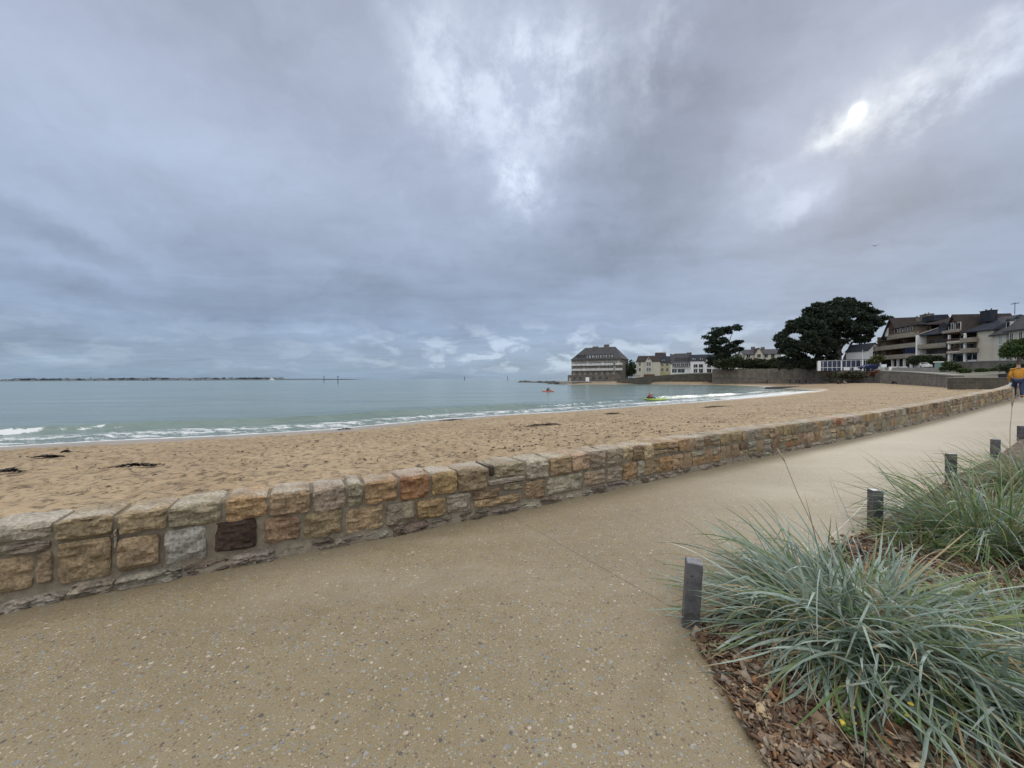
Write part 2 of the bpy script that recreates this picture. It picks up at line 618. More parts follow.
# exposed aggregate path
m, t, b = newmat('aggregate_concrete')
P = t.pos()
wob = t.vmath('ADD', P, t.vmath('SCALE', t.vmath('SUBTRACT', t.noise(P, 60, 2, .5, color=True), (.5, .5, .5)), .012))
big = t.noise(P, .55, 5, .6)
mid = t.noise(P, 7.0, 5, .6)
fn = t.noise(P, 120, 3, .6)
c = t.ramp(t.math('ADD', t.math('MULTIPLY', big, .6), t.math('MULTIPLY', mid, .4)), [(.32, (.192, .150, .080)), (.5, (.236, .188, .106)), (.7, (.28, .230, .140))])
c = t.mix(.6, c, t.mix(1.0, c, t.ramp(fn, [(.3, .72), (.7, 1.3)]), 'MULTIPLY'))
dens = t.noise(P, .8, 3, .5)


def chips(scale, r0, r1, stops, c, prob):
    v = t.voro(wob, scale)
    sc_ = t.n('ShaderNodeSeparateXYZ'); t.put(sc_.inputs[0], v.outputs['Color'])
    rr = t.math('ADD', r0, t.math('MULTIPLY', sc_.outputs[1], r1 - r0))
    inside = t.math('LESS_THAN', v.outputs['Distance'], rr)
    keep = t.math('LESS_THAN', sc_.outputs[2], t.math('MULTIPLY', t.ramp(dens, [(.3, .45), (.7, 1.0)]), prob))
    col = t.ramp(sc_.outputs[0], stops, 'CONSTANT')
    return t.mix(t.math('MULTIPLY', t.math('MULTIPLY', inside, keep), .8), c, col)


pal = [(0, (.40, .34, .24)), (.16, (.20, .21, .215)), (.34, (.14, .09, .055)), (.52, (.50, .44, .34)), (.58, (.28, .18, .09)), (.76, (.30, .32, .32)), (.88, (.075, .07, .07))]
c = chips(120, .20, .50, pal, c, .95)
c = chips(62, .16, .46, pal, c, .75)
pal2 = [(0, (.20, .23, .26)), (.34, (.50, .45, .37)), (.48, (.07, .065, .065)), (.66, (.30, .30, .30)), (.8, (.16, .10, .065))]
c = chips(32, .12, .36, pal2, c, .38)
# pale worn bands, as on the far slabs, and expansion joints across the path
worn = t.noise(t.mapping(P, scale=(.5, 1.6, 1), rot=(0, 0, -.62)), .55, 4, .55)
c = t.mix(t.ramp(worn, [(.50, 0), (.68, .4)]), c, (.38, .335, .25))
stain = t.noise(P, 1.3, 7, .65, .4)
c = t.mix(t.ramp(stain, [(.53, 0), (.68, .25)]), c, (.155, .118, .062))
dist = t.vmath('LENGTH', t.vmath('MULTIPLY', P, (1, 1, 0)))
farm = t.n('ShaderNodeMapRange')
t.put(farm.inputs[0], dist); farm.inputs[1].default_value = 3.5; farm.inputs[2].default_value = 11
proj = t.vmath('DOT_PRODUCT', P, (.848, .53, 0))
md_ = t.math('PINGPONG', t.math('SUBTRACT', proj, 2.35), 2.6)
line = t.math('LESS_THAN', md_, .004)
c = t.mix(t.math('MULTIPLY', line, .75), c, (.07, .055, .035))
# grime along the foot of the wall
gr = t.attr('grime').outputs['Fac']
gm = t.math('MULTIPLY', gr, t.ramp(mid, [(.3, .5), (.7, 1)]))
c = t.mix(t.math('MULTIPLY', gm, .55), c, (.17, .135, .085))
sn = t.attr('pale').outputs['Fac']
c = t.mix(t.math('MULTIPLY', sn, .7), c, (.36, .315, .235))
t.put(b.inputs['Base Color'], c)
b.inputs['Roughness'].default_value = .62
t.put(b.inputs['Normal'], t.bump(t.math('ADD', t.math('MULTIPLY', fn, .5), mid), .35, .004))
M['path'] = m

# soil under the chips
m, t, b = newmat('mulch_soil')
P = t.pos()
v = t.voro(t.vmath('ADD', P, t.vmath('SCALE', t.noise(P, 25, 2, .5, color=True), .03)), 26)
sc_ = t.n('ShaderNodeSeparateXYZ'); t.put(sc_.inputs[0], v.outputs['Color'])
c = t.ramp(sc_.outputs[0], [(0, (.045, .026, .016)), (.4, (.10, .055, .035)), (.7, (.16, .11, .08)), (.9, (.24, .17, .12))])
t.put(b.inputs['Base Color'], c); b.inputs['Roughness'].default_value = .9
t.put(b.inputs['Normal'], t.bump(v.outputs['Distance'], .8, .02))
M['soil'] = m

# sea
m, t, b = newmat('sea_water')
P = t.pos()
ds = t.attr('shore').outputs['Fac']
fo = t.attr('foam').outputs['Fac']
w1 = t.noise(t.mapping(P, scale=(.35, 1.0, 1), rot=(0, 0, .35)), 1.4, 5, .6, .3)
w2 = t.noise(t.mapping(P, scale=(.25, 1.0, 1), rot=(0, 0, .2)), .16, 4, .5)
w3 = t.noise(t.mapping(P, scale=(.06, 1.0, 1), rot=(0, 0, .12)), .9, 5, .6, .2)
deep = t.ramp(t.math('ADD', t.math('MULTIPLY', w2, .6), t.math('MULTIPLY', w3, .4)), [(.38, (.12, .185, .17)), (.62, (.20, .27, .24))])
shoal = t.n('ShaderNodeMapRange'); t.put(shoal.inputs[0], ds)
shoal.inputs[1].default_value = 0; shoal.inputs[2].default_value = 9; shoal.inputs[3].default_value = 1; shoal.inputs[4].default_value = 0
c = t.mix(t.math('MULTIPLY', shoal.outputs[0], .5), deep, (.16, .17, .115))
fnz = t.noise(t.mapping(P, scale=(.55, 1.25, 1), rot=(0, 0, .3)), 1.5, 9, .68, .8)
fine_ = t.noise(P, 11, 4, .65)
fz = t.math('ADD', t.math('MULTIPLY', fnz, .75), t.math('MULTIPLY', fine_, .25))
th = t.math('SUBTRACT', .84, t.math('MULTIPLY', fo, .56))
fm = t.math('MULTIPLY', t.math('SUBTRACT', fz, th), 14.0, clamp=True)
c = t.mix(fm, c, (.68, .70, .70))
t.put(b.inputs['Base Color'], c)
t.put(b.inputs['Roughness'], t.ramp(fm, [(0, .16), (1, .8)]))
b.inputs['IOR'].default_value = 1.33
bn = t.bump(w1, .7, .2)
bn = t.bump(t.noise(t.mapping(P, scale=(.3, 1, 1), rot=(0, 0, .3)), .3, 3, .5), .35, .6, bn)
t.put(b.inputs['Normal'], bn)
M['sea'] = m

# grassy/earthy ground behind the seawalls
m, t, b = newmat('promenade_ground')
P = t.pos()
n = t.noise(P, .12, 5, .6)
t.put(b.inputs['Base Color'], t.ramp(n, [(.4, (.075, .075, .045)), (.6, (.15, .14, .11))]))
b.inputs['Roughness'].default_value = .9
M['ground'] = m

# ------------------------------------------------------------------ plan: shore, walls
SEA = -1.4
base_px = [(0, 609), (62, 597), (134, 583), (181, 575), (250, 561), (320, 549), (419, 529), (475, 517.5), (525, 507), (620, 487.5),
           (662, 477.5), (724, 464), (782, 451), (848, 437.5), (931, 419.5), (985, 406.5), (1010, 400)]
WB = [onpath(*p) for p in base_px]
wx = np.array([p.x for p in WB]); wy = np.array([p.y for p in WB])
# smooth the plan a little
for _ in range(3):
    wx[1:-1] = .25 * wx[:-2] + .5 * wx[1:-1] + .25 * wx[2:]
    wy[1:-1] = .25 * wy[:-2] + .5 * wy[1:-1] + .25 * wy[2:]
d0 = np.array([wx[0] - wx[1], wy[0] - wy[1]]); d0 /= np.linalg.norm(d0)
pre = [(wx[0] + d0[0] * k, wy[0] + d0[1] * k * (1 + .0 * k)) for k in (14, 8, 4, 1.5)]
post = [(32, 23.9), (42, 30.8), (54, 39.3), (64.5, 46.6)]
wall_pts = np.array(pre + list(zip(wx, wy)) + post)
print('WALL', wall_pts.round(2).tolist())
# dense arclength parameterisation (Catmull via numpy interp on chord length, light smoothing)
ch = np.concatenate([[0], np.cumsum(np.linalg.norm(np.diff(wall_pts, axis=0), axis=1))])
SS = np.arange(0, ch[-1], .02)
ker = np.ones(61) / 61
cx = np.interp(SS, ch, wall_pts[:, 0]); cy = np.interp(SS, ch, wall_pts[:, 1])
cxp = np.convolve(np.pad(cx, 30, mode='reflect', reflect_type='odd'), ker, 'valid'); cyp = np.convolve(np.pad(cy, 30, mode='reflect', reflect_type='odd'), ker, 'valid')
cx, cy = cxp, cyp
SL = np.concatenate([[0], np.cumsum(np.hypot(np.diff(cx), np.diff(cy)))])
tx = np.gradient(cx, SL); ty = np.gradient(cy, SL)
ln = np.hypot(tx, ty); tx /= ln; ty /= ln
# pixel column of every sample of the wall foot
cz = hpath(cx, cy)
qx = cx; qy = cy; qz = cz - CAMZ
den = qx * fwd.x + qy * fwd.y + qz * fwd.z
upx = 512 + F * (qx * rt.x + qy * rt.y + qz * rt.z) / np.maximum(den, .05)
val = den > .3


def s_of_px(px):
    a = upx.copy(); ok = val & (SL < SL[-1] - 20)
    return float(np.interp(px, a[ok], SL[ok]))


def wall_at(s, off=0.0):
    x = np.interp(s, SL, cx); y = np.interp(s, SL, cy)
    a = np.interp(s, SL, tx); b_ = np.interp(s, SL, ty)
    # camera-side normal = (ty,-tx)
    return x + b_ * off, y - a * off


# barrier: (x, y, sand level at the barrier)
bar = [(p[0], p[1], .10) for p in wall_pts]
S5 = [at(1001, 389, 48), at(953, 389, 49.5)]
S4 = [at(953, 388, 52), at(935, 386.6, 62), at(912, 385, 75), at(880, 383, 92)]
S3 = [at(880, 383, 93), at(866, 383, 104), at(848, 383.2, 118), at(828, 383.5, 128)]
S2 = [at(828, 383.5, 130), at(770, 383.6, 152), at(712, 383.6, 170)]
S1 = [at(712, 381.6, 172), at(660, 381.6, 180), at(617, 381.6, 188)]
for seg in (S5, S4, S3, S2, S1):
    bar += [(p.x, p.y, p.z) for p in seg]
bar += [(at(565, 383, 198).x, 198, -1.0), (26, 240, -1.2), (6, 400, -1.4)]
bar = np.array(bar)
shore_px = [(0, 447), (50, 444), (100, 441.2), (200, 437), (260, 433.8), (330, 429.5), (420, 421), (500, 415.3), (560, 412), (640, 406),
            (700, 402), (760, 397), (800, 393), (817, 390.8), (800, 389.4), (775, 388.4), (760, 386.3), (715, 384.95), (640, 384.25), (600, 384.45), (570, 384.8)]
shp = [onz(x, y, SEA) for x, y in shore_px]
shp = [(p.x, p.y) for p in shp]
e = np.array(shp[0]) - np.array(shp[1]); e /= np.linalg.norm(e)
shp = [tuple(np.array(shp[0]) + e * k + np.array([0, -.002 * k * k])) for k in (60, 20)] + shp + [(24, 245), (4, 405)]
shp = np.array(shp)
print('SHORE', shp.round(1).tolist())


def polydist(x, y, pl, vals=None):
    x = x.ravel(); y = y.ravel()
    best = np.full(x.shape, 1e18); bv = np.zeros(x.shape)
    for i in range(len(pl) - 1):
        ax, ay = pl[i][:2]; bx, by = pl[i + 1][:2]
        dx, dy = bx - ax, by - ay
        L = dx * dx + dy * dy + 1e-9
        tt = np.clip(((x - ax) * dx + (y - ay) * dy) / L, 0, 1)
        d = (x - ax - tt * dx) ** 2 + (y - ay - tt * dy) ** 2
        k = d < best
        best[k] = d[k]
        if vals is not None:
            bv[k] = (vals[i] * (1 - tt) + vals[i + 1] * tt)[k]
    return np.sqrt(best), bv


def inpoly(x, y, pl):
    x = x.ravel(); y = y.ravel()
    c = np.zeros(x.shape, bool)
    n = len(pl)
    for i in range(n):
        x1, y1 = pl[i][:2]; x2, y2 = pl[(i + 1) % n][:2]
        if y1 == y2: continue
        k = ((y1 > y) != (y2 > y)) & (x < (x2 - x1) * (y - y1) / (y2 - y1) + x1)
        c ^= k
    return c


beachpoly = [tuple(p) for p in shp] + [tuple(p[:2]) for p in bar[::-1]]
landpoly = [tuple(p) for p in shp] + [(4, 460), (1500, 900), (1500, -300), (-300, -300), (-80, -40)]


def fan(r0, r1, ratio, a0, a1, na):
    nr = int(math.log(r1 / r0) / math.log(ratio)) + 1
    r = r0 * ratio ** np.arange(nr)
    a = np.radians(np.linspace(a0, a1, na))
    Rr, A = np.meshgrid(r, a, indexing='ij')
    x = Rr * np.sin(A); y = Rr * np.cos(A)
    i, j = np.meshgrid(np.arange(nr - 1), np.arange(na - 1), indexing='ij')
    b0 = (i * na + j).ravel()
    f = np.stack([b0, b0 + 1, b0 + na + 1, b0 + na], 1)[:, ::-1]
    return x, y, f


# --- sand beach and sea bed
x, y, f = fan(2.2, 620, 1.0125, -98, 88, 900)
shape = x.shape
X = x.ravel(); Y = y.ravel()
ds_, _ = polydist(X, Y, shp)
db_, tg = polydist(X, Y, bar, bar[:, 2])
inb = inpoly(X, Y, beachpoly)
inl = inpoly(X, Y, landpoly)
tt = ds_ / (ds_ + db_ + 1e-6)
z = SEA + (tg - SEA) * (1 - (1 - tt) ** 1.25)
amp = np.clip(ds_ / 3, 0, 1) * np.clip(db_ / .4, .3, 1)
foot = np.abs(vnoise(X * 2.6 + 3 * vnoise(X, Y), Y * 2.6) - .5) * 2
z += amp * (.05 * (fbm(X * .5, Y * .5, 3) - .5) + .075 * (foot - .5) + .03 * (fbm(X * 5, Y * 5, 2) - .5))
z = np.where(inb, z, np.where(inl, tg - .45, np.maximum(SEA - .07 * ds_, SEA - 5)))
wetw = np.where(X < 0, 3.4, 1.6)
wet = np.clip(1 - (ds_ - wetw * (.3 + 1.1 * fbm(X * .12, Y * .12, 2))) / 2.2, 0, 1) * (ds_ < 12)
wet = np.where(inb, wet, np.where(inl, 0, 1))
o = npmesh('sand_beach', np.stack([X, Y, z], 1), f, M['sand'], smooth=True, attrs={'wet': wet})
tag(o, kind='structure')

# --- the sea
x, y, f = fan(9, 30000, 1.0128, -100, 62, 1150)
X = x.ravel(); Y = y.ravel()
ds_, _ = polydist(X, Y, shp)
inl = inpoly(X, Y, landpoly)
sdist = np.where(inl, -ds_, ds_)
al = X * .86 + Y * .5
nearbay = np.clip(1 - (np.hypot(X, Y) - 60) / 50, 0, 1)
wob_ = 3.2 * (fbm(al * .045, np.zeros_like(al) + 3, 3) - .5)
c1 = 6.6 + wob_
a1 = .14 + .36 * np.clip(fbm(al * .11 + 5, np.zeros_like(al) + 9, 2) * 2.4 - .75, 0, 1)
a1 = np.where(X < -6, .36, a1)
q = (sdist - c1)
ridge = a1 * np.exp(-(np.where(q < 0, q / .38, q / 1.2)) ** 2) * nearbay
c2 = 2.4 + 1.2 * wob_
ridge += .12 * np.exp(-((sdist - c2) / .5) ** 2) * nearbay
c3 = 13.5 + 2 * wob_
ridge += .10 * np.exp(-((sdist - c3) / 1.4) ** 2) * nearbay
chop = .035 * (fbm(X * .5 + Y * .3, Y * .9, 3) - .5) * np.clip(sdist / 4, 0, 1) * (np.hypot(X, Y) < 300)
z = SEA + np.where(sdist > 0, (ridge + chop) * np.clip(sdist / .6, 0, 1), 0)
foam = np.zeros_like(z)
far_k = np.clip((X - 12) / 40, 0, 1)
foam = np.maximum(foam, 1.05 * np.exp(-(sdist / (.45 + .9 * far_k)) ** 2))
foam = np.maximum(foam, .74 * np.clip(1 - np.abs(sdist - 2.6) / 3.6, 0, 1) ** .5)
crest = np.clip(fbm(al * .16 + 2, np.zeros_like(al) + 1, 2) * 3 - 1.2, 0, 1)
crest = np.where(X < -27, np.maximum(crest, .75), np.where((X > 2) & (X < 16), .35 + .3 * crest, crest * .4))
crest = np.where((X > -24) & (X < 3), crest * .2, crest)
foam = np.maximum(foam, (.45 + .5 * crest) * np.exp(-((sdist - c1 + .35) / (.5 + .4 * far_k)) ** 2) * (crest > .05))
foam = foam * np.clip(1 - (np.hypot(X, Y) - 95) / 30, 0, 1) * (sdist > -1)
# longshore swells breaking where the shore curves away
foam = np.where((X > 30) & (Y < 84), np.maximum(foam, .95 * np.clip(1 - np.abs(sdist - .9) / 1.6, 0, 1) ** .5), foam)
o = npmesh('sea_water', np.stack([X, Y, z], 1), f, M['sea'], smooth=True, attrs={'shore': np.clip(sdist, 0, 60), 'foam': foam})
tag(o, kind='structure')

# --- the path: a strip sheet from the wall foot across to beyond the planting bed
SPs = np.unique(np.concatenate([np.arange(6, SL[-1], .35)]))
offs = np.array([-.12, .05, .18, .35, .6, 1, 1.6, 2.4, 3.4, 4.6, 6, 8, 11, 15, 20, 28])
gx, gy, gg, gp = [], [], [], []
for s in SPs:
    for of in offs:
        px_, py_ = wall_at(s, of)
        gx.append(px_); gy.append(py_)
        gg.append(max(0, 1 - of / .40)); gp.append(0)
gx = np.array(gx); gy = np.array(gy)
i, j = np.meshgrid(np.arange(len(SPs) - 1), np.arange(len(offs) - 1), indexing='ij')
b0 = (i * len(offs) + j).ravel(); n_ = len(offs)
f = np.stack([b0, b0 + 1, b0 + n_ + 1, b0 + n_], 1)
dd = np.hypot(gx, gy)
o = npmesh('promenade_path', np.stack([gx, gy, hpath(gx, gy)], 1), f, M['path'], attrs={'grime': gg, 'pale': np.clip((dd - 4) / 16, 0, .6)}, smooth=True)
tag(o, kind='structure')

# --- grass bank beyond the bed, out to the side of the picture
M['lawn'] = rock_mat('lawn_grass', (.04, .07, .02), (.085, .12, .04), 2.5, .5)
SPl = np.arange(0, SL[-1] - 1, 1.5); ofl = np.array([13, 20, 40, 90, 180.0])
lv_ = []
for s in SPl:
    for of in ofl:
        px_, py_ = wall_at(s, of)
        lv_.append((px_, py_, float(hpath(px_, py_)) + .02 + .06 * float(vnoise(np.array(px_), np.array(py_)))))
i, j = np.meshgrid(np.arange(len(SPl) - 1), np.arange(len(ofl) - 1), indexing='ij')
b0 = (i * len(ofl) + j).ravel(); n_ = len(ofl)
tag(npmesh('lawn', lv_, np.stack([b0, b0 + 1, b0 + n_ + 1, b0 + n_], 1), M['lawn'], smooth=True), kind='structure')

# --- planting bed
E = [onpath(690, 625), onpath(875, 527), onpath(951, 479), onpath(995, 458), onpath(1021, 441)]
P2 = onpath(770, 768)
edge = [(v_.x, v_.y) for v_ in E]
dl = np.array(edge[-1]) - np.array(edge[-2]); dl /= np.linalg.norm(dl)
edge.append(tuple(np.array(edge[-1]) + dl * 8))
side = (P2.x - E[0].x, P2.y - E[0].y)
low = (E[0].x + side[0] * 3.2, E[0].y + side[1] * 3.2)
print('EDGE', edge, low)
bedpoly = [low] + edge + [(edge[-1][0] + 6, edge[-1][1] - 6), (9, -2), (low[0] + 1, low[1] - .4)]
nb = len(bedpoly)
vs = [(p[0], p[1], float(hpath(*p)) + .004) for p in bedpoly]
o = npmesh('planting_bed_soil', vs, [tuple(range(nb - 1, -1, -1))], M['soil'])
tag(o, kind='structure')
# ------------------------------------------------------------------ the low granite wall
WH = .575
WT = .36
tan_ = (.31, .225, .13); brn = (.24, .165, .098); rust = (.27, .135, .06); gry = (.275, .23, .155); pale = (.38, .33, .25)
blk = (.05, .03, .018); lgr = (.34, .30, .225); och = (.32, .215, .105); dkb = (.16, .105, .065)
# (px0, px1, v0, v1, colour): v = fraction of wall height; top row stones span the wall's thickness
hand_top = [(-30, 53, .80, 1, pale), (57, 114, .72, 1, tan_), (120, 168, .71, 1, tan_), (170, 222, .69, 1, gry), (226, 268, .66, 1, och),
            (270, 311, .64, 1, tan_), (313, 346, .60, 1, gry), (348, 363, .62, 1, gry), (365, 398, .60, 1, och), (400, 430, .56, 1, (.29, .155, .07)),
            (432, 457, .58, 1, och), (458, 487, .55, 1, tan_), (489, 494, .78, 1, blk), (495, 524, .72, 1, gry), (526, 548, .58, 1, lgr),
            (550, 571, .58, 1, tan_), (572, 589, .60, 1, (.42, .29, .18)), (591, 605, .58, 1, gry), (607, 622, .58, 1, gry)]
hand_low = [(-30, 52, .64, .77, gry), (-25, 34, .17, .61, tan_), (37, 54, .22, .62, tan_), (58, 112, .18, .70, tan_), (115, 119, .52, .78, pale),
            (118, 160, .20, .64, tan_), (165, 207, .18, .66, (.43, .395, .34)), (215, 257, .22, .66, blk), (264, 301, .22, .62, brn), (304, 342, .18, .60, tan_),
            (346, 383, .16, .57, tan_), (386, 415, .16, .55, gry), (417, 445, .16, .52, och), (447, 471, .18, .53, lgr),
            (473, 500, .34, .52, brn), (474, 521, .16, .33, tan_), (503, 523, .44, .58, gry), (488, 524, .60, .70, lgr), (525, 545, .16, .54, tan_),
            (547, 582, .14, .54, lgr), (584, 605, .18, .54, (.36, .26, .17)), (607, 622, .16, .54, gry)]
SV, SF, SCOL = [], [], []
rs = np.random.default_rng(3)


def stone(s0, s1, v0, v1, col, depth, proud=None, topd=False, rough=1.0):
    """one irregular block: a rounded, chipped box following the wall"""
    if proud is None:
        proud = rs.uniform(.012, .035)
    L = s1 - s0
    far = math.hypot(*wall_at((s0 + s1) / 2))
    nu = 15 if far < 7 else (6 if far < 14 else 3); nv = 11 if far < 7 else (5 if far < 14 else 3); nd = 4 if topd else 2
    if topd and far < 7: nd = 7
    H = (v1 - v0) * WH
    us = np.linspace(-1, 1, nu); vv = np.linspace(-1, 1, nv); dd = np.linspace(-1, 1, nd)
    pts = {}
    verts = []; faces = []
    ph = rs.uniform(0, 100, 3)
    cut = rs.uniform(-.10, .10, 4)

    def idx(i, j, k):
        if (i, j, k) in pts: return pts[(i, j, k)]
        u, v, w_ = us[i], vv[j], dd[k]
        # pull the arrises in a little, unevenly
        uu = u * (1 - (.016 / max(L, .1)) * (abs(v) ** 10) * rough) + cut[0] * v * .25 * (1 if abs(u) > .5 else 0) * .4
        vw = v * (1 - (.012 / max(H, .05)) * (abs(u) ** 10) * rough) + cut[1] * u * .12 * (0 if topd and v > .9 else 1)
        s = (s0 + s1) / 2 + uu * L / 2
        edgeb = max(abs(u), abs(v)) ** 10
        front = proud - .020 * edgeb
        of = front if k == nd - 1 else (-depth if k == 0 else -depth + (depth + proud) * (w_ + 1) / 2)
        if topd and k == 0: of = -depth + .01
        nz = (vnoise(np.array(s * 11 + ph[0]), np.array(v * 3 * H / .2 + ph[1])) - .5) * .040 + (vnoise(np.array(s * 34 + ph[2]), np.array(v * 9 + ph[0])) - .5) * .026
        if k == nd - 1: of += float(nz) * rough
        zz = (v0 + v1) / 2 * WH + vw * H / 2
        if v == 1 and topd:
            zz += float((vnoise(np.array(s * 7 + ph[1]), np.array(of * 8 + ph[0])) - .5) * .020) - .008 * (1 if k == nd - 1 else 0) - .008 * (abs(u) ** 8)
        x, y = wall_at(s, of)
        x0, y0 = wall_at(s, 0)
        verts.append((float(x), float(y), float(hpath(x0, y0)) + zz))
        pts[(i, j, k)] = len(verts) - 1
        return len(verts) - 1
    for i in range(nu - 1):
        for j in range(nv - 1):
            faces.append((idx(i, j, nd - 1), idx(i + 1, j, nd - 1), idx(i + 1, j + 1, nd - 1), idx(i, j + 1, nd - 1)))
            faces.append((idx(i, j, 0), idx(i, j + 1, 0), idx(i + 1, j + 1, 0), idx(i + 1, j, 0)))
    for k in range(nd - 1):
        for i in range(nu - 1):
            faces.append((idx(i, nv - 1, k), idx(i, nv - 1, k + 1), idx(i + 1, nv - 1, k + 1), idx(i + 1, nv - 1, k)))
            faces.append((idx(i, 0, k), idx(i + 1, 0, k), idx(i + 1, 0, k + 1), idx(i, 0, k + 1)))
        for j in range(nv - 1):
            faces.append((idx(0, j, k), idx(0, j, k + 1), idx(0, j + 1, k + 1), idx(0, j + 1, k)))
            faces.append((idx(nu - 1, j, k), idx(nu - 1, j + 1, k), idx(nu - 1, j + 1, k + 1), idx(nu - 1, j, k + 1)))
    b0 = len(SV)
    jit = rs.uniform(.80, 1.08)
    col = np.array(col) * jit * rs.uniform(.95, 1.05, 3)
    inv_ = {v: k for k, v in pts.items()}
    for n_, v in enumerate(verts):
        i, j, k = inv_[n_]
        c = col * (1 + .7 * (vnoise(np.array(v[0] * 14 + ph[0]), np.array(v[2] * 16 + v[1] * 9)) - .5))
        if topd and j == nv - 1 and k < nd - 1:
            lich = float(vnoise(np.array(v[0] * 5.0), np.array(v[1] * 9.0)))
            c = c * (1 - lich) * 1.0 + np.array((.45, .40, .32)) * lich if lich > .4 else c * .8 + np.array((.30, .25, .19)) * .3
        SCOL.append(c)
        SV.append(v)
    SF.extend([tuple(i + b0 for i in fc) for fc in faces])


for row, topd in ((hand_top, True), (hand_low, False)):
    for (a, b_, v0, v1, c) in row:
        stone(s_of_px(a) + .004, s_of_px(b_) - .002, v0, v1, c, (WT if topd else .10) + (rs.uniform(-.02, .02)), topd=topd)
cols = [tan_, tan_, gry, och, brn, lgr, gry, pale, (.38, .28, .17), dkb, rust, (.33, .25, .16)]
wts = np.array([4, 3, 4, 2.5, 2, 2, 2, 1, 3, .8, .5, 3]); wts = wts / wts.sum()


def pick():
    return cols[rs.choice(len(cols), p=wts)]


def fill(sa, sb):
    s = sa
    while s < sb:
        L = rs.uniform(.17, .38)
        v = rs.uniform(.58, .68)
        r_ = rs.random()
        if r_ < .16:
            stone(s + .008, s + L - .008, .80, 1, pick(), WT, topd=True)
            stone(s + .008, s + L - .008, v, .77, pick(), .1)
        else:
            stone(s + .005, s + L - .005, v + .012, 1, pick(), WT + rs.uniform(-.02, .02), topd=True)
        s += L
    s = sa
    while s < sb:
        L = rs.uniform(.16, .40)
        if rs.random() < .35:
            m_ = rs.uniform(.34, .42)
            stone(s + .008, s + L - .008, m_ + .02, .575, pick(), .1)
            stone(s + .008, s + L - .008, .13, m_ - .01, pick(), .1)
        else:
            stone(s + .005, s + L - .005, .14, .58, pick(), .1)
        s += L


s_a = s_of_px(-30); s_b = s_of_px(622)
fill(7.0, s_a - .01)
fill(s_b + .01, SL[-1] - .5)
s = 7.0
while s < SL[-1] - .6:                      # rubble footing course
    L = rs.uniform(.12, .42)
    hgt_ = rs.uniform(.09, .17)
    stone(s, s + L - rs.uniform(0, .02), -.05, hgt_, [(.19, .165, .125), (.25, .22, .17), (.14, .11, .08), (.30, .26, .20)][rs.integers(4)], .08, proud=rs.uniform(.03, .075), rough=1.8)
    s += L
wall_root = empty('granite_wall', (float(wall_pts[6][0]), float(wall_pts[6][1]), 0), 0, 'low wall of tan and grey granite blocks along the promenade path', 'wall')
Minv = Vector(wall_root.location)
SVa = np.array(SV) - np.array(Minv)
so = npmesh('stones', SVa, SF, M['stone'], wall_root, colors=np.array(SCOL), smooth=True)
so.data.set_sharp_from_angle(angle=R(24))
# mortar bed behind and between the blocks
mv, mf = [], []
ms = np.arange(7.0, SL[-1] - .4, .06)
prof = [(-.02, .055, -.05), (0, .050, .05), (0, .018, .10), (0, -.002, .16), (0, -.010, .50), (0, -.010, .93), (0, -.03, .955), (0, -WT + .04, .955), (0, -WT + .01, .9), (0, -WT + .01, -1.0)]
for s in ms:
    for k, (_, of, v) in enumerate(prof):
        n_ = float(vnoise(np.array(s * 9), np.array(k * 1.7))) - .5
        of2 = of + n_ * (.018 if k < 7 else 0)
        x, y = wall_at(s, of2)
        x0, y0 = wall_at(s, 0)
        mv.append((float(x) - Minv.x, float(y) - Minv.y, float(hpath(x0, y0)) + v * WH + (n_ * .02 if 1 < k < 9 else 0)))
npf = len(prof)
for i in range(len(ms) - 1):
    for k in range(npf - 1):
        a = i * npf + k
        mf.append((a, a + npf, a + npf + 1, a + 1))
npmesh('mortar', mv, mf, M['mortar'], wall_root, smooth=True)

# ------------------------------------------------------------------ steel posts and wire along the bed
post_lab = ['short square grey steel post at the corner of the planting bed, nearest the camera',
            'grey steel post second along the bed edge, just left of the large grass tuft behind',
            'grey steel post third along the bed edge, between two grass clumps',
            'grey steel post fourth along the bed edge, small and half behind grass tips',
            'grey steel post farthest along the bed edge, cut by the right edge of the photo']
hts = [.425, .40, .40, .37, .37]
posts = []
for k, (p, hh) in enumerate(zip(E, hts)):
    hd = math.atan2(edge[min(k + 1, 5)][1] - edge[max(k - 0, 0)][1], edge[min(k + 1, 5)][0] - edge[k][0])
    rz = [-.32, -.2, -.15, -.1, -.1][k]
    r_ = empty('steel_post', (p.x, p.y, float(hpath(p.x, p.y))), rz, post_lab[k], 'post', 'steel posts along the planting bed')
    r_.rotation_euler[1] = [.055, .0, -.012, .012, 0][k]
    mb = MB()
    wv_ = .048
    mb.box(-wv_, wv_, -wv_, wv_, -.15, hh)
    mb.build('post_body', M['steel'], r_, bevel=.006)
    hb = MB(); hb.tube([(-.012, -wv_ - .004, hh - .085), (-.012, -wv_ + .01, hh - .085)], .0075, 10)
    hb.build('wire_hole', M['rubber'], r_)
    posts.append((r_, hh))
    if k in (0, 1): bpy.context.view_layer.update()
bpy.context.view_layer.update()
wm = MB()
h0 = posts[0][0].matrix_world @ Vector((-.012, -.055, posts[0][1] - .085))
h1 = posts[1][0].matrix_world @ Vector((-.05, 0, posts[1][1] - .09))
mid_ = onpath(735, 608) + Vector((0, 0, .03))
pts = []
for i in range(13):
    u = i / 12
    a = h0.lerp(mid_, u)
    a.z -= .03 * math.sin(u * math.pi)
    pts.append(a)
for i in range(1, 17):
    u = i / 16
    a = mid_.lerp(h1, u)
    a.z = .03 + (h1.z - .03) * u ** 2.2
    pts.append(a)
tag(wm.tube([tuple(p) for p in pts], .0022, 6).build('slack_wire', M['wire']), 'slack thin wire running from the corner post down into the grass', 'wire')

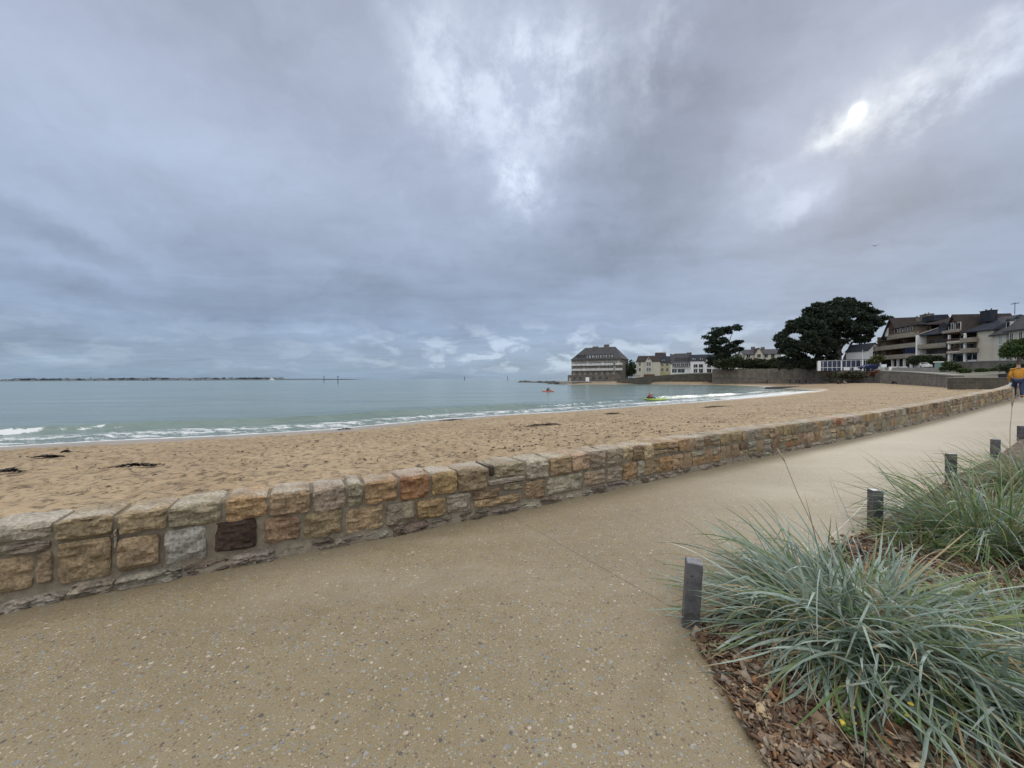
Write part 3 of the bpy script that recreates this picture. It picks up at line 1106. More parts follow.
# thin edging strip between path and bed
eb = MB()
pe = [Vector((*low, 0))] + [Vector((p[0], p[1], float(hpath(*p)))) for p in edge]
for a, b_ in zip(pe[:-1], pe[1:]):
    d = (b_ - a).normalized(); nn = Vector((-d.y, d.x, 0)) * .005
    L_ = (b_ - a).length; n_ = max(1, int(L_ / .6))
    for i in range(n_):
        q0 = a.lerp(b_, i / n_); q1 = a.lerp(b_, (i + 1) / n_)
        q0 = q0 + d * .001
        vs = [(q0 - nn), (q1 - nn), (q1 + nn), (q0 + nn)]
        eb.prism([(v.x, v.y) for v in vs], [v.z - .03 for v in vs], [v.z + .012 for v in vs])
tag(eb.build('bed_edging', M['edging']), 'thin rusty edging strip between the path and the bark mulch', 'edging')

# ------------------------------------------------------------------ bark chips
def chip_cloud(N, rmin, rmax):
    out_ = []
    while len(out_) < N:
        k = 60000
        xx = rng.uniform(.8, 16, k); yy = rng.uniform(.2, 15, k)
        r_ = np.hypot(xx, yy)
        keep = inpoly(xx, yy, bedpoly) & (rng.random(k) < 1 / (1 + (r_ / 2.2) ** 3.2)) & (xx / np.maximum(yy, .01) < 2.2)
        out_ += list(zip(xx[keep], yy[keep]))
    return np.array(out_[:N])


NC = 26000
cc = chip_cloud(NC, 0, 0)
# a few chips kicked out over the edging onto the path
ns_ = 90
uu_ = rng.uniform(.62, 1, ns_); ea = np.array(low); eb_ = np.array(edge[0])
pp_ = ea[None] * (1 - uu_[:, None]) + eb_[None] * uu_[:, None]
pp_[:, 0] -= np.abs(rng.normal(0, .022, ns_)) - .01
k2_ = rng.random(ns_) < .35
ee_ = np.array(edge[0])[None] * (1 - uu_[:, None]) + np.array(edge[1])[None] * uu_[:, None]
ee_[:, 1] += np.abs(rng.normal(0, .06, ns_))
cc[:ns_] = np.where(k2_[:, None], ee_, pp_)
l = rng.gamma(3.2, .0085, NC) + .008; l = np.minimum(l, .075); w_ = l * rng.uniform(.3, .75, NC); h_ = rng.uniform(.002, .008, NC)
yaw = rng.uniform(0, 2 * np.pi, NC); pit = rng.normal(0, .38, NC); rol = rng.normal(0, .45, NC)
lvl = rng.uniform(.004, .035, NC)
cube = np.array([(-1, -1, -1), (1, -1, -1), (1, 1, -1), (-1, 1, -1), (-1, -1, 1), (1, -1, 1), (1, 1, 1), (-1, 1, 1)], float) * .5
lv = cube[None] * np.stack([l, w_, h_], 1)[:, None, :]
lv *= rng.uniform(.55, 1.25, (NC, 8, 1)) * np.array([1, 1, 0]) + np.array([0, 0, 1])
cyw, syw, cp, sp_, cr, sr = np.cos(yaw), np.sin(yaw), np.cos(pit), np.sin(pit), np.cos(rol), np.sin(rol)
xx, yy, zz = lv[..., 0], lv[..., 1], lv[..., 2]
y1 = yy * cr[:, None] - zz * sr[:, None]; z1 = yy * sr[:, None] + zz * cr[:, None]
x2 = xx * cp[:, None] + z1 * sp_[:, None]; z2 = -xx * sp_[:, None] + z1 * cp[:, None]
x3 = x2 * cyw[:, None] - y1 * syw[:, None]; y3 = x2 * syw[:, None] + y1 * cyw[:, None]
vv = np.stack([x3 + cc[:, 0:1], y3 + cc[:, 1:2], z2 + lvl[:, None] + hpath(cc[:, 0], cc[:, 1])[:, None]], 2).reshape(-1, 3)
cf = np.array([(0, 3, 2, 1), (4, 5, 6, 7), (0, 1, 5, 4), (1, 2, 6, 5), (2, 3, 7, 6), (3, 0, 4, 7)])
ff = (cf[None] + (np.arange(NC) * 8)[:, None, None]).reshape(-1, 4)
palc = np.array([(.19, .118, .065), (.12, .068, .038), (.25, .17, .105), (.19, .145, .105), (.085, .045, .025), (.32, .24, .155), (.24, .115, .045), (.27, .22, .165), (.42, .32, .19)])
ci = rng.choice(len(palc), NC, p=[.17, .17, .11, .15, .13, .08, .05, .10, .04])
ccol = np.repeat(palc[ci] * rng.uniform(.75, 1.3, (NC, 1)), 8, 0)
tag(npmesh('bark_mulch', vv, ff, M['chips'], colors=ccol), 'brown bark chip mulch covering the planting bed', 'mulch', kind='stuff')


# ------------------------------------------------------------------ grasses
def clump(base, n, Lm, spread, seed, label, green=0.0, bias=None, straw=.13, wid=.0075, group='blue-green beach grass clumps in the bed', up_=0.0):
    g = np.random.default_rng(seed)
    ns = 9
    bz = float(hpath(base[0], base[1]))
    rad = spread * np.sqrt(g.random(n)); ba = g.uniform(0, 2 * np.pi, n)
    bx = rad * np.cos(ba); by = rad * np.sin(ba)
    phi = ba + g.normal(0, .75, n)
    if bias is not None:
        k = g.random(n) < .3
        phi = np.where(k, bias + g.normal(0, .6, n), phi)
    L = Lm * np.clip(g.normal(1, .22, n), .35, 1.5)
    th0 = np.clip(np.abs(g.normal(.45 + .6 * rad / spread - up_, .28, n)), .05, 1.35)
    bend = np.clip(g.normal(.72, .42, n), .05, 1.8)
    isst = g.random(n) < straw
    bend = np.where(isst, bend * 1.3, bend)
    kink = g.random(n) < .17
    kt = g.uniform(.4, .8, n)
    t = np.linspace(0, 1, ns)
    TH = th0[:, None] + bend[:, None] * t[None] ** 1.6 + np.where(kink[:, None] & (t[None] > kt[:, None]), 1.0, 0)
    TH = np.minimum(TH, 2.6)
    PH = phi[:, None] + g.normal(0, .35, n)[:, None] * t[None]
    dl_ = L[:, None] / (ns - 1)
    X_ = bx[:, None] + np.cumsum(np.sin(TH) * np.cos(PH) * dl_, 1)
    Y_ = by[:, None] + np.cumsum(np.sin(TH) * np.sin(PH) * dl_, 1)
    Z_ = np.cumsum(np.cos(TH) * dl_, 1)
    fl = .03 + .05 * g.random(n)[:, None]
    Z_ = np.where(Z_ < fl, fl + (Z_ - fl) * .06, Z_)
    Z_ = np.maximum(Z_, .012); Z_[:, 0] = -.01
    W = wid * g.uniform(.30, 1.15, n)[:, None] * np.minimum(1, (1 - t[None] ** 3) * (.75 + .5 * t[None]) + .02)
    W = np.where(isst[:, None], W * .55, W)
    tw = g.uniform(-.8, .8, n)[:, None] + g.uniform(-1.2, 1.2, n)[:, None] * t[None]
    sx = -np.sin(PH) * np.cos(tw); sy = np.cos(PH) * np.cos(tw); sz = np.sin(tw)
    # V-fold: left, keel, right
    nx = np.cos(TH) * np.cos(PH); ny = np.cos(TH) * np.sin(PH); nz = -np.sin(TH)
    Lf = np.stack([X_ - sx * W, Y_ - sy * W, Z_ - sz * W], 2)
    Kf = np.stack([X_ + nx * W * -.45, Y_ + ny * W * -.45, Z_ + nz * W * -.45], 2)
    Rf = np.stack([X_ + sx * W, Y_ + sy * W, Z_ + sz * W], 2)
    V_ = np.stack([Lf, Kf, Rf], 2).reshape(-1, 3)
    q = []
    for i in range(ns - 1):
        for k in range(2):
            a = i * 3 + k
            q.append((a, a + 1, a + 4, a + 3))
    q = np.array(q)
    Fc = (q[None] + (np.arange(n) * ns * 3)[:, None, None]).reshape(-1, 4)
    blue = np.array([(.28, .37, .30), (.38, .47, .40), (.17, .24, .17), (.46, .54, .48), (.23, .31, .245)])
    grn = np.array([(.12, .19, .065), (.17, .25, .09), (.22, .30, .14), (.26, .31, .12)])
    pickg = g.random(n) < (green + .27)
    col = np.where(pickg[:, None], grn[g.integers(0, 4, n)], blue[g.integers(0, 5, n)])
    strc = np.array([(.42, .32, .17), (.34, .24, .13), (.47, .39, .25)])
    col = np.where(isst[:, None], strc[g.integers(0, 3, n)], col) * g.uniform(.75, 1.2, (n, 1))
    CT = np.repeat(col[:, None], ns, 1)
    tipd = (g.random(n) < .25)[:, None, None]
    CT = np.where(tipd & (t[None, :, None] > .85), np.array((.35, .27, .15)), CT)
    baseb = (t[None, :, None] < .12)
    CT = np.where(baseb, CT * .5 + np.array((.30, .24, .13)) * .5, CT)
    CT = np.repeat(CT[:, :, None], 3, 2).reshape(-1, 3)
    o = npmesh('beach_grass', V_, Fc, M['blade'], colors=CT, smooth=True, loc=(base[0], base[1], bz))
    return tag(o, label, 'grass clump', group)


def pb(px, py):
    p = onpath(px, py)
    return (p.x, p.y)


clump(pb(852, 630), 1600, .66, .42, 21, 'large blue-green grass clump spilling over the bark right of the corner post', bias=-2.3, wid=.0092, up_=-.25)
clump(pb(945, 682), 420, .50, .26, 22, 'blue-green grass clump with pale drooping blades at the front of the bed', bias=-1.7, wid=.0098, straw=.16, up_=-.25)
clump(pb(1040, 700), 560, .46, .28, 23, 'grey-green grass clump in the lower right corner of the photo', bias=2.8, green=.15, wid=.0095, up_=-.2)
clump(pb(995, 545), 1150, .70, .38, 24, 'dark green grass clump beside the second and third posts', green=.40, up_=.0, wid=.009)
clump(pb(925, 548), 150, .34, .20, 25, 'thin greener grass tuft just right of the second post', green=.55, straw=.15)
clump(pb(1045, 498), 750, .70, .40, 26, 'green grass clump reaching the right edge beside the fourth post', green=.45, up_=.1)
clump(pb(1015, 622), 160, .44, .22, 27, 'loose tuft mixed with straw blades between the large clump and the right edge', green=.3, straw=.25)
clump(pb(1110, 560), 400, .6, .35, 28, 'green grass clump standing just beyond the right edge of the photo', green=.4)
clump(pb(1100, 480), 300, .6, .35, 29, 'distant grass clump at the right edge near the farthest post', green=.4)


def stalk(name, pts, r0, label, ear=True, seed=0):
    mb = MB()
    n = len(pts)
    mb.tube(pts, [r0 * (1 - .5 * i / n) for i in range(n)], 5)
    if ear:
        a = Vector(pts[-2]); b_ = Vector(pts[-1]); d = b_ - a
        mb.tube([a, a + d * .3, a + d * .7, b_], [r0 * .8, r0 * 2.6, r0 * 2.2, r0 * .3], 6)
    return tag(mb.build(name, M['lichen'], smooth=True), label, 'grass stalk')


c0 = Vector((*pb(850, 610), .1))
stalk('seed_stalk', [c0, at(815, 530, 2.42), at(797, 492, 2.44), at(785, 462, 2.46), at(777, 448, 2.48)], .0028, 'long dry seed stalk leaning left out of the large grass clump over the path')
c1_ = Vector((*pb(1012, 560), .1))
stalk('seed_stalk', [c1_, at(1010, 470, 3.3), at(1010, 430, 3.3), at(1012, 407, 3.3), at(1014, 388, 3.3)], .0032, 'thin upright seed stalk standing in front of the walker at the right edge')
c2_ = Vector((*pb(836, 712), .02))
stalk('fallen_stem', [onpath(858, 766) + Vector((0, 0, .05)), onpath(815, 715) + Vector((0, 0, .10)), onpath(770, 660) + Vector((0, 0, .13)), onpath(745, 625) + Vector((0, 0, .16))], .0026,
      'straight pale fallen stem lying over the mulch in front of the large clump', ear=False)
stalk('fallen_stem', [onpath(690, 655) + Vector((0, 0, .012)), onpath(712, 682) + Vector((0, 0, .02)), onpath(741, 708) + Vector((0, 0, .02)), onpath(744, 722) + Vector((0, 0, .015))], .0022,
      'curved pale stem lying along the edge of the path and mulch', ear=False)


def weed(px, py, label, seed, n=18):
    g = random.Random(seed)
    b_ = Vector((*pb(px, py), 0))
    root = empty('yellow_weed', b_, 0, label, 'weed')
    mb = MB()
    for k in range(n):
        a = g.uniform(0, 6.28); L = g.uniform(.05, .13)
        e1 = Vector((math.cos(a) * L * .5, math.sin(a) * L * .5, L))
        mb.tube([(0, 0, 0), e1 * .6 + Vector((0, 0, .01)), e1], .0018, 4)
        for q in range(4):
            c_ = e1 * g.uniform(.3, 1); aa = g.uniform(0, 6.28); l_ = g.uniform(.012, .028)
            d = Vector((math.cos(aa), math.sin(aa), .2)) * l_; s_ = Vector((-math.sin(aa), math.cos(aa), 0)) * l_ * .3
            mb.add([c_, c_ + d * .5 + s_, c_ + d, c_ + d * .5 - s_], [(0, 1, 2, 3)])
        if k % 5 == 0:
            fl = MB()
            vs_ = []; rr_ = .010
            for q in range(9):
                a2 = q * .698
                vs_.append(e1 + Vector((math.cos(a2) * rr_ * g.uniform(.8, 1.3), math.sin(a2) * rr_ * g.uniform(.8, 1.3), g.uniform(-.002, .003))))
            vs_ += [e1 + Vector((0, 0, .008)), e1 + Vector((0, 0, -.004))]
            fl.add(vs_, [(i, (i + 1) % 9, 9) for i in range(9)] + [((i + 1) % 9, i, 10) for i in range(9)]).build('flower', M['weedyellow'], root)
    mb.build('leaves', M['weedgreen'], root)
    


M['weedgreen'] = plain('weed_leaf', (.10, .17, .04), .6)
M['weedyellow'] = plain('weed_flower', (.60, .46, .05), .7)
weed(852, 742, 'small yellow flowering weed in the mulch in front of the grass', 1)
weed(893, 728, 'small weed with few yellow heads under the drooping blades', 2, 14)
weed(1010, 622, 'orange-yellow weed showing between grasses near the right edge', 3, 26)

# loose leaves on the path and a few seaweed heaps on the sand
def heap(pos, L, W_, seed, label, rz=0):
    g = np.random.default_rng(seed)
    n = 90
    V_, F_ = [], []
    for k in range(n):
        cx_, cy_ = g.normal(0, L / 3), g.normal(0, W_ / 3)
        a = g.normal(0, .7); l_ = g.uniform(.08, .3) * L; w2 = g.uniform(.008, .025)
        zc = g.uniform(.01, .06) * max(0, 1 - (cx_ / L) ** 2 * 3) + .01
        b0 = len(V_)
        for i in range(4):
            u = i / 3 - .5
            x_ = cx_ + math.cos(a) * l_ * u; y_ = cy_ + math.sin(a) * l_ * u + .02 * math.sin(i * 2 + k)
            z_ = zc + .015 * math.sin(i * 1.7 + k)
            V_ += [(x_ - math.sin(a) * w2, y_ + math.cos(a) * w2, z_), (x_ + math.sin(a) * w2, y_ - math.cos(a) * w2, z_ + .012)]
        F_ += [(b0 + 2 * i, b0 + 2 * i + 1, b0 + 2 * i + 3, b0 + 2 * i + 2) for i in range(3)]
    o = npmesh('seaweed_heap', V_, F_, M['seaweed'], loc=pos)
    o.rotation_euler[2] = rz
    return tag(o, label, 'seaweed', 'seaweed heaps on the sand')


def sand_at(px, py):
    # march to the sand mesh
    d = ray(px, py); best = None
    ts = np.linspace(2.5, 140, 6000)
    xs = d.x * ts; ys = d.y * ts; zs = CAMZ + d.z * ts
    a, _ = polydist(xs, ys, shp); b_, tg_ = polydist(xs, ys, bar, bar[:, 2])
    r_ = a / (a + b_ + 1e-6)
    zz_ = SEA + (tg_ - SEA) * (1 - (1 - r_) ** 1.25)
    ok = np.where((zs < zz_) & inpoly(xs, ys, beachpoly))[0]
    k = ok[0] if len(ok) else 100
    return Vector((xs[k], ys[k], zz_[k]))


heaps = [(8, 472.5, .45, .10, 'dark wet seaweed heap on the sand at the left edge of the photo', .1),
         (50, 457.6, .9, .05, 'long thin dark seaweed line on the smooth sand left of the beach', -.1),
         (66, 452.5, .18, .06, 'tiny dark seaweed knot near the waterline at the left', .2),
         (136, 467, .7, .04, 'thin brown seaweed strand on the sand above the left end of the wall', .25),
         (345, 429.5, .5, .2, 'small seaweed patch at the water edge in mid beach', .3),
         (452, 420.5, 1.2, .25, 'dark seaweed line left by the waves beside the breaking wave', .4),
         (545, 425.5, 1.6, .35, 'brown seaweed patch on the sand below the orange kayak', .5),
         (613, 414, 1.0, .3, 'small dark seaweed heap on the sand nearest the lime kayak', .5),
         (716, 407, 2.0, .3, 'brown seaweed band on the sand right of the lime kayak', .5)]
for k, (px, py, L, W_, lab, rz) in enumerate(heaps):
    p = sand_at(px, py)
    heap(p + Vector((0, 0, .0)), L, W_, 40 + k, lab, rz)

g = random.Random(12)
wr = MB()
for k in range(300):
    px = g.uniform(60, 940) if k % 4 == 0 else g.uniform(480, 960)
    lo_ = np.interp(px, [0, 200, 420, 640, 817, 960], [455, 445, 428, 410, 393, 389])
    hi_ = np.interp(px, [0, 400, 620, 850, 960], [495, 462, 440, 408, 396])
    py = lo_ + (hi_ - lo_) * g.random()
    p = sand_at(px, py)
    if p.y < 3.5: continue
    for q in range(g.randint(1, 4)):
        a = g.uniform(-.4, .9); l_ = g.uniform(.012, .055) * (1 + p.length * .012); w2 = l_ * g.uniform(.15, .4)
        cx_, cy_ = p.x + g.gauss(0, .25), p.y + g.gauss(0, .12)
        dx, dy = math.cos(a) * l_, math.sin(a) * l_
        wr.add([(cx_ - dx, cy_ - dy, p.z), (cx_ + dy * .3, cy_ - dx * .3 - w2 * .2, p.z - .01), (cx_ + dx, cy_ + dy, p.z), (cx_ - dy * .3, cy_ + dx * .3, p.z), (cx_, cy_, p.z + w2 * .7 + .02)],
               [(0, 1, 4), (1, 2, 4), (2, 3, 4), (3, 0, 4)])
tag(wr.build('seaweed_scraps', M['wrack']), 'scattered brown seaweed scraps strewn over the sand', 'seaweed', kind='stuff')
# ------------------------------------------------------------------ seawalls, quay, promenade behind
def wall_run(name, pts, tops, th, mat, label, cat='sea wall', cap=None, inland=None):
    """pts: list of base Vectors (left to right); tops: top z. thickness away from camera"""
    root = empty(name, pts[0], 0, label, cat)
    o0 = pts[0]
    mb = MB(); cb = MB()
    n = len(pts)
    offs_ = []
    for i in range(n):
        d = (pts[min(i + 1, n - 1)] - pts[max(i - 1, 0)]); d.z = 0; d.normalize()
        nn = Vector((-d.y, d.x, 0))
        if inland is not None and nn.dot(inland) < 0: nn = -nn
        offs_.append(nn)
    for i in range(n - 1):
        a, b_ = pts[i] - o0, pts[i + 1] - o0
        na, nb_ = offs_[i] * th, offs_[i + 1] * th
        q = [a, b_, b_ + nb_, a + na]
        mb.prism([(v.x, v.y) for v in q], [v.z - 1.2 for v in (a, b_, b_, a)], [tops[i] - o0.z, tops[i + 1] - o0.z, tops[i + 1] - o0.z, tops[i] - o0.z])
        if cap:
            q = [a - offs_[i] * .08, b_ - offs_[i + 1] * .08, b_ + nb_, a + na]
            za, zb = tops[i] - o0.z + .003, tops[i + 1] - o0.z + .003
            cb.prism([(v.x, v.y) for v in q], [za, zb, zb, za], [za + cap, zb + cap, zb + cap, za + cap])
    mb.build('masonry', mat, root)
    if cap: cb.build('coping', M['concrete'], root)
    return root, offs_


inl_ = Vector((1, .6, 0))
zt = lambda px, py, Y: at(px, py, Y).z
S4p = [at(953, 388, 52), at(945, 387.4, 56), at(935, 386.6, 62), at(922, 385.6, 69), at(912, 385, 75), at(896, 384, 84), at(880, 383, 92)][::-1]
t4 = [zt(880, 371.2, 92), zt(896, 371.8, 84), zt(912, 372.6, 75), zt(922, 373.4, 69), zt(935, 374.4, 62), zt(945, 375.3, 56), zt(953, 376, 52)]
wall_run('curved_sea_wall', S4p, t4, 1.0, M['seawall'], 'long curved grey masonry wall at the back of the beach below the apartment blocks', cap=.16, inland=inl_)
S5p = [at(953, 389.5, 49), at(1001, 389.5, 48), at(1060, 389.5, 47)]
wall_run('ramp_wall', S5p, [zt(953, 378, 49), zt(1001, 378, 48), zt(1060, 378, 47)], .8, M['darkwall'], 'dark block-like masonry wall at the right end of the sand beside the walker', cap=.12, inland=Vector((0, 1, 0)))
e5 = [at(953.3, 389.5, 49.9), at(953.5, 388, 51.9)]
S3p = [at(828, 383.6, 128), at(848, 383.3, 116), at(866, 383, 104), at(880, 383, 93)]
wall_run('rubble_sea_wall', S3p, [zt(828, 374.6, 128), zt(848, 374.4, 116), zt(866, 373.6, 104), zt(880, 372.6, 93)], 1.2, M['darkwall'], 'overgrown dark rubble wall below the white glazed terrace', inland=inl_)
S3q = [at(818, 376, 134), at(848, 376, 119), at(872, 375, 103)]
wall_run('terrace_wall', S3q, [zt(818, 371.2, 134), zt(848, 371, 119), zt(872, 370.8, 103)], .8, M['seawall'], 'upper terrace wall right under the white glazed veranda', 'wall', inland=inl_)
S2p = [at(712, 383.6, 170), at(740, 383.6, 161), at(770, 383.6, 152), at(800, 383.6, 141), at(828, 383.6, 130)]
wall_run('tall_sea_wall', S2p, [zt(712, 369.4, 170), zt(740, 368.9, 161), zt(770, 368.6, 152), zt(800, 368.4, 141), zt(828, 368.6, 130)], 1.4, M['seawall'],
         'tall plain grey masonry sea wall under the big dark cypress', cap=None, inland=inl_)
S1p = [at(617, 381.6, 188), at(640, 381.6, 183), at(675, 381.6, 178), at(712, 381.6, 172)]
wall_run('low_sea_wall', S1p, [zt(617, 378.5, 188), zt(640, 377.2, 183), zt(675, 374.2, 178), zt(712, 373.2, 172)], 1.0, M['darkwall'], 'low dark retaining wall below the white houses across the bay', inland=Vector((0, 1, 0)))
S2e = [at(711.5, 383.6, 170.2), at(706, 383.6, 185)]

# quay the hotel stands on
qa = MB()
q0, q1 = at(568, 383, 194), at(640, 383, 186)
qz = zt(600, 381.4, 194)
qa.prism([(q0.x - 4, 196), (q0.x + 2, 193), (q1.x, 186), (q1.x + 20, 184), (q1.x + 30, 240), (q0.x, 245)], -3, qz)
tag(qa.build('quay', M['concrete']), kind='structure')
ql = MB()
ql.prism([(at(565, 383, 205).x - 6, 204), (at(572, 383, 197).x, 192.2), (at(611, 383, 190).x, 189.6), (at(611, 383, 190).x, 192), (at(575, 383, 200).x, 196), (at(565, 383, 210).x, 212)], -3, zt(600, 382.4, 190))
tag(ql.build('weedy_quay_foot', M['darkconcrete']), kind='structure')

# promenade ground behind the walls, a strip sheet going inland
def strip(pts, tops, rows, name, mat=None):
    n = len(pts)
    V_, F_ = [], []
    for (off, dzz) in rows:
        for i in range(n):
            d = pts[min(i + 1, n - 1)] - pts[max(i - 1, 0)]; d.z = 0; d.normalize()
            nn = Vector((-d.y, d.x, 0))
            if nn.dot(inl_) < 0: nn = -nn
            V_.append((pts[i].x + nn.x * off[0] + off[1], pts[i].y + nn.y * off[0] + off[2], tops[i] + dzz))
    for r_ in range(len(rows) - 1):
        for i in range(n - 1):
            a = r_ * n + i
            F_.append((a, a + 1, a + n + 1, a + n))
    o = npmesh(name, V_, F_, mat or M['ground'])
    return tag(o, kind='structure')


allp = S1p + S2p[1:] + S3p[1:] + S4p[1:] + S5p[1:]
allt = [-.2, .4, 3.0, 3.4] + [zt(740, 368.9, 161) - 1.2, zt(770, 368.6, 152) - 1.2, zt(800, 368.4, 141) - 1.5, 3.0] + [2.9, 2.9, t4[0] - .3] + [t - .25 for t in t4[1:]] + [1.3, 1.2]
strip(allp, allt, [((.6, 0, 0), -.1), ((8, 0, 0), .1), ((12, 8, 3), .8), ((14, 60, 30), 2.5), ((20, 400, 500), 4)], 'promenade_ground')

# slipway
sl = MB()
a0, a1 = at(765, 387.8, 100), at(828, 386.9, 108)
a2, a3 = at(870, 384.5, 112), at(772, 386.4, 112)
zs = zt(790, 385.9, 104)
sl.prism([(a0.x, a0.y), (a1.x, a1.y), (a1.x + 16, a1.y + 2), (a1.x + 14, 113), (a0.x + 4, 106)], [-3] * 5, [-1.05, -.75, -.5, -.5, -1.0])
tag(sl.build('slipway', M['darkconcrete']), kind='structure')

# reef running out past the hotel
def reef(name, pts, wid, hh, seed, nx=70, ny=9, zoff=0):
    g = np.random.default_rng(seed)
    pts = np.array(pts)
    u = np.linspace(0, 1, nx); v = np.linspace(-1, 1, ny)
    cxx = np.interp(u, np.linspace(0, 1, len(pts)), pts[:, 0]); cyy = np.interp(u, np.linspace(0, 1, len(pts)), pts[:, 1])
    U, V_ = np.meshgrid(u, v, indexing='ij')
    X_ = cxx[:, None] + 0 * V_; Y_ = cyy[:, None] + V_ * wid
    env = (1 - np.abs(V_) ** 3) * np.clip(np.minimum(U, 1 - U) * 8, 0, 1)
    Z_ = SEA - .6 + (hh + .6) * env * (.35 + .9 * fbm(X_ * .22 + seed, Y_ * .22, 4))
    i, j = np.meshgrid(np.arange(nx - 1), np.arange(ny - 1), indexing='ij')
    b0 = (i * ny + j).ravel()
    f_ = np.stack([b0, b0 + ny, b0 + ny + 1, b0 + 1], 1)
    o = npmesh(name, np.stack([X_.ravel(), Y_.ravel(), Z_.ravel()], 1), f_, M['reef'], smooth=False)
    return tag(o, kind='structure')


reef('rock_reef', [(at(514, 380, 330).x, 330), (at(535, 380, 290).x, 290), (at(556, 380, 240).x, 240), (at(572, 380, 206).x, 206)], 9, 1.6, 4)
reef('rock_reef_foot', [(at(545, 382, 215).x, 215), (at(560, 382, 205).x, 205), (at(578, 382, 196).x, 196)], 5, 1.1, 9, 40)

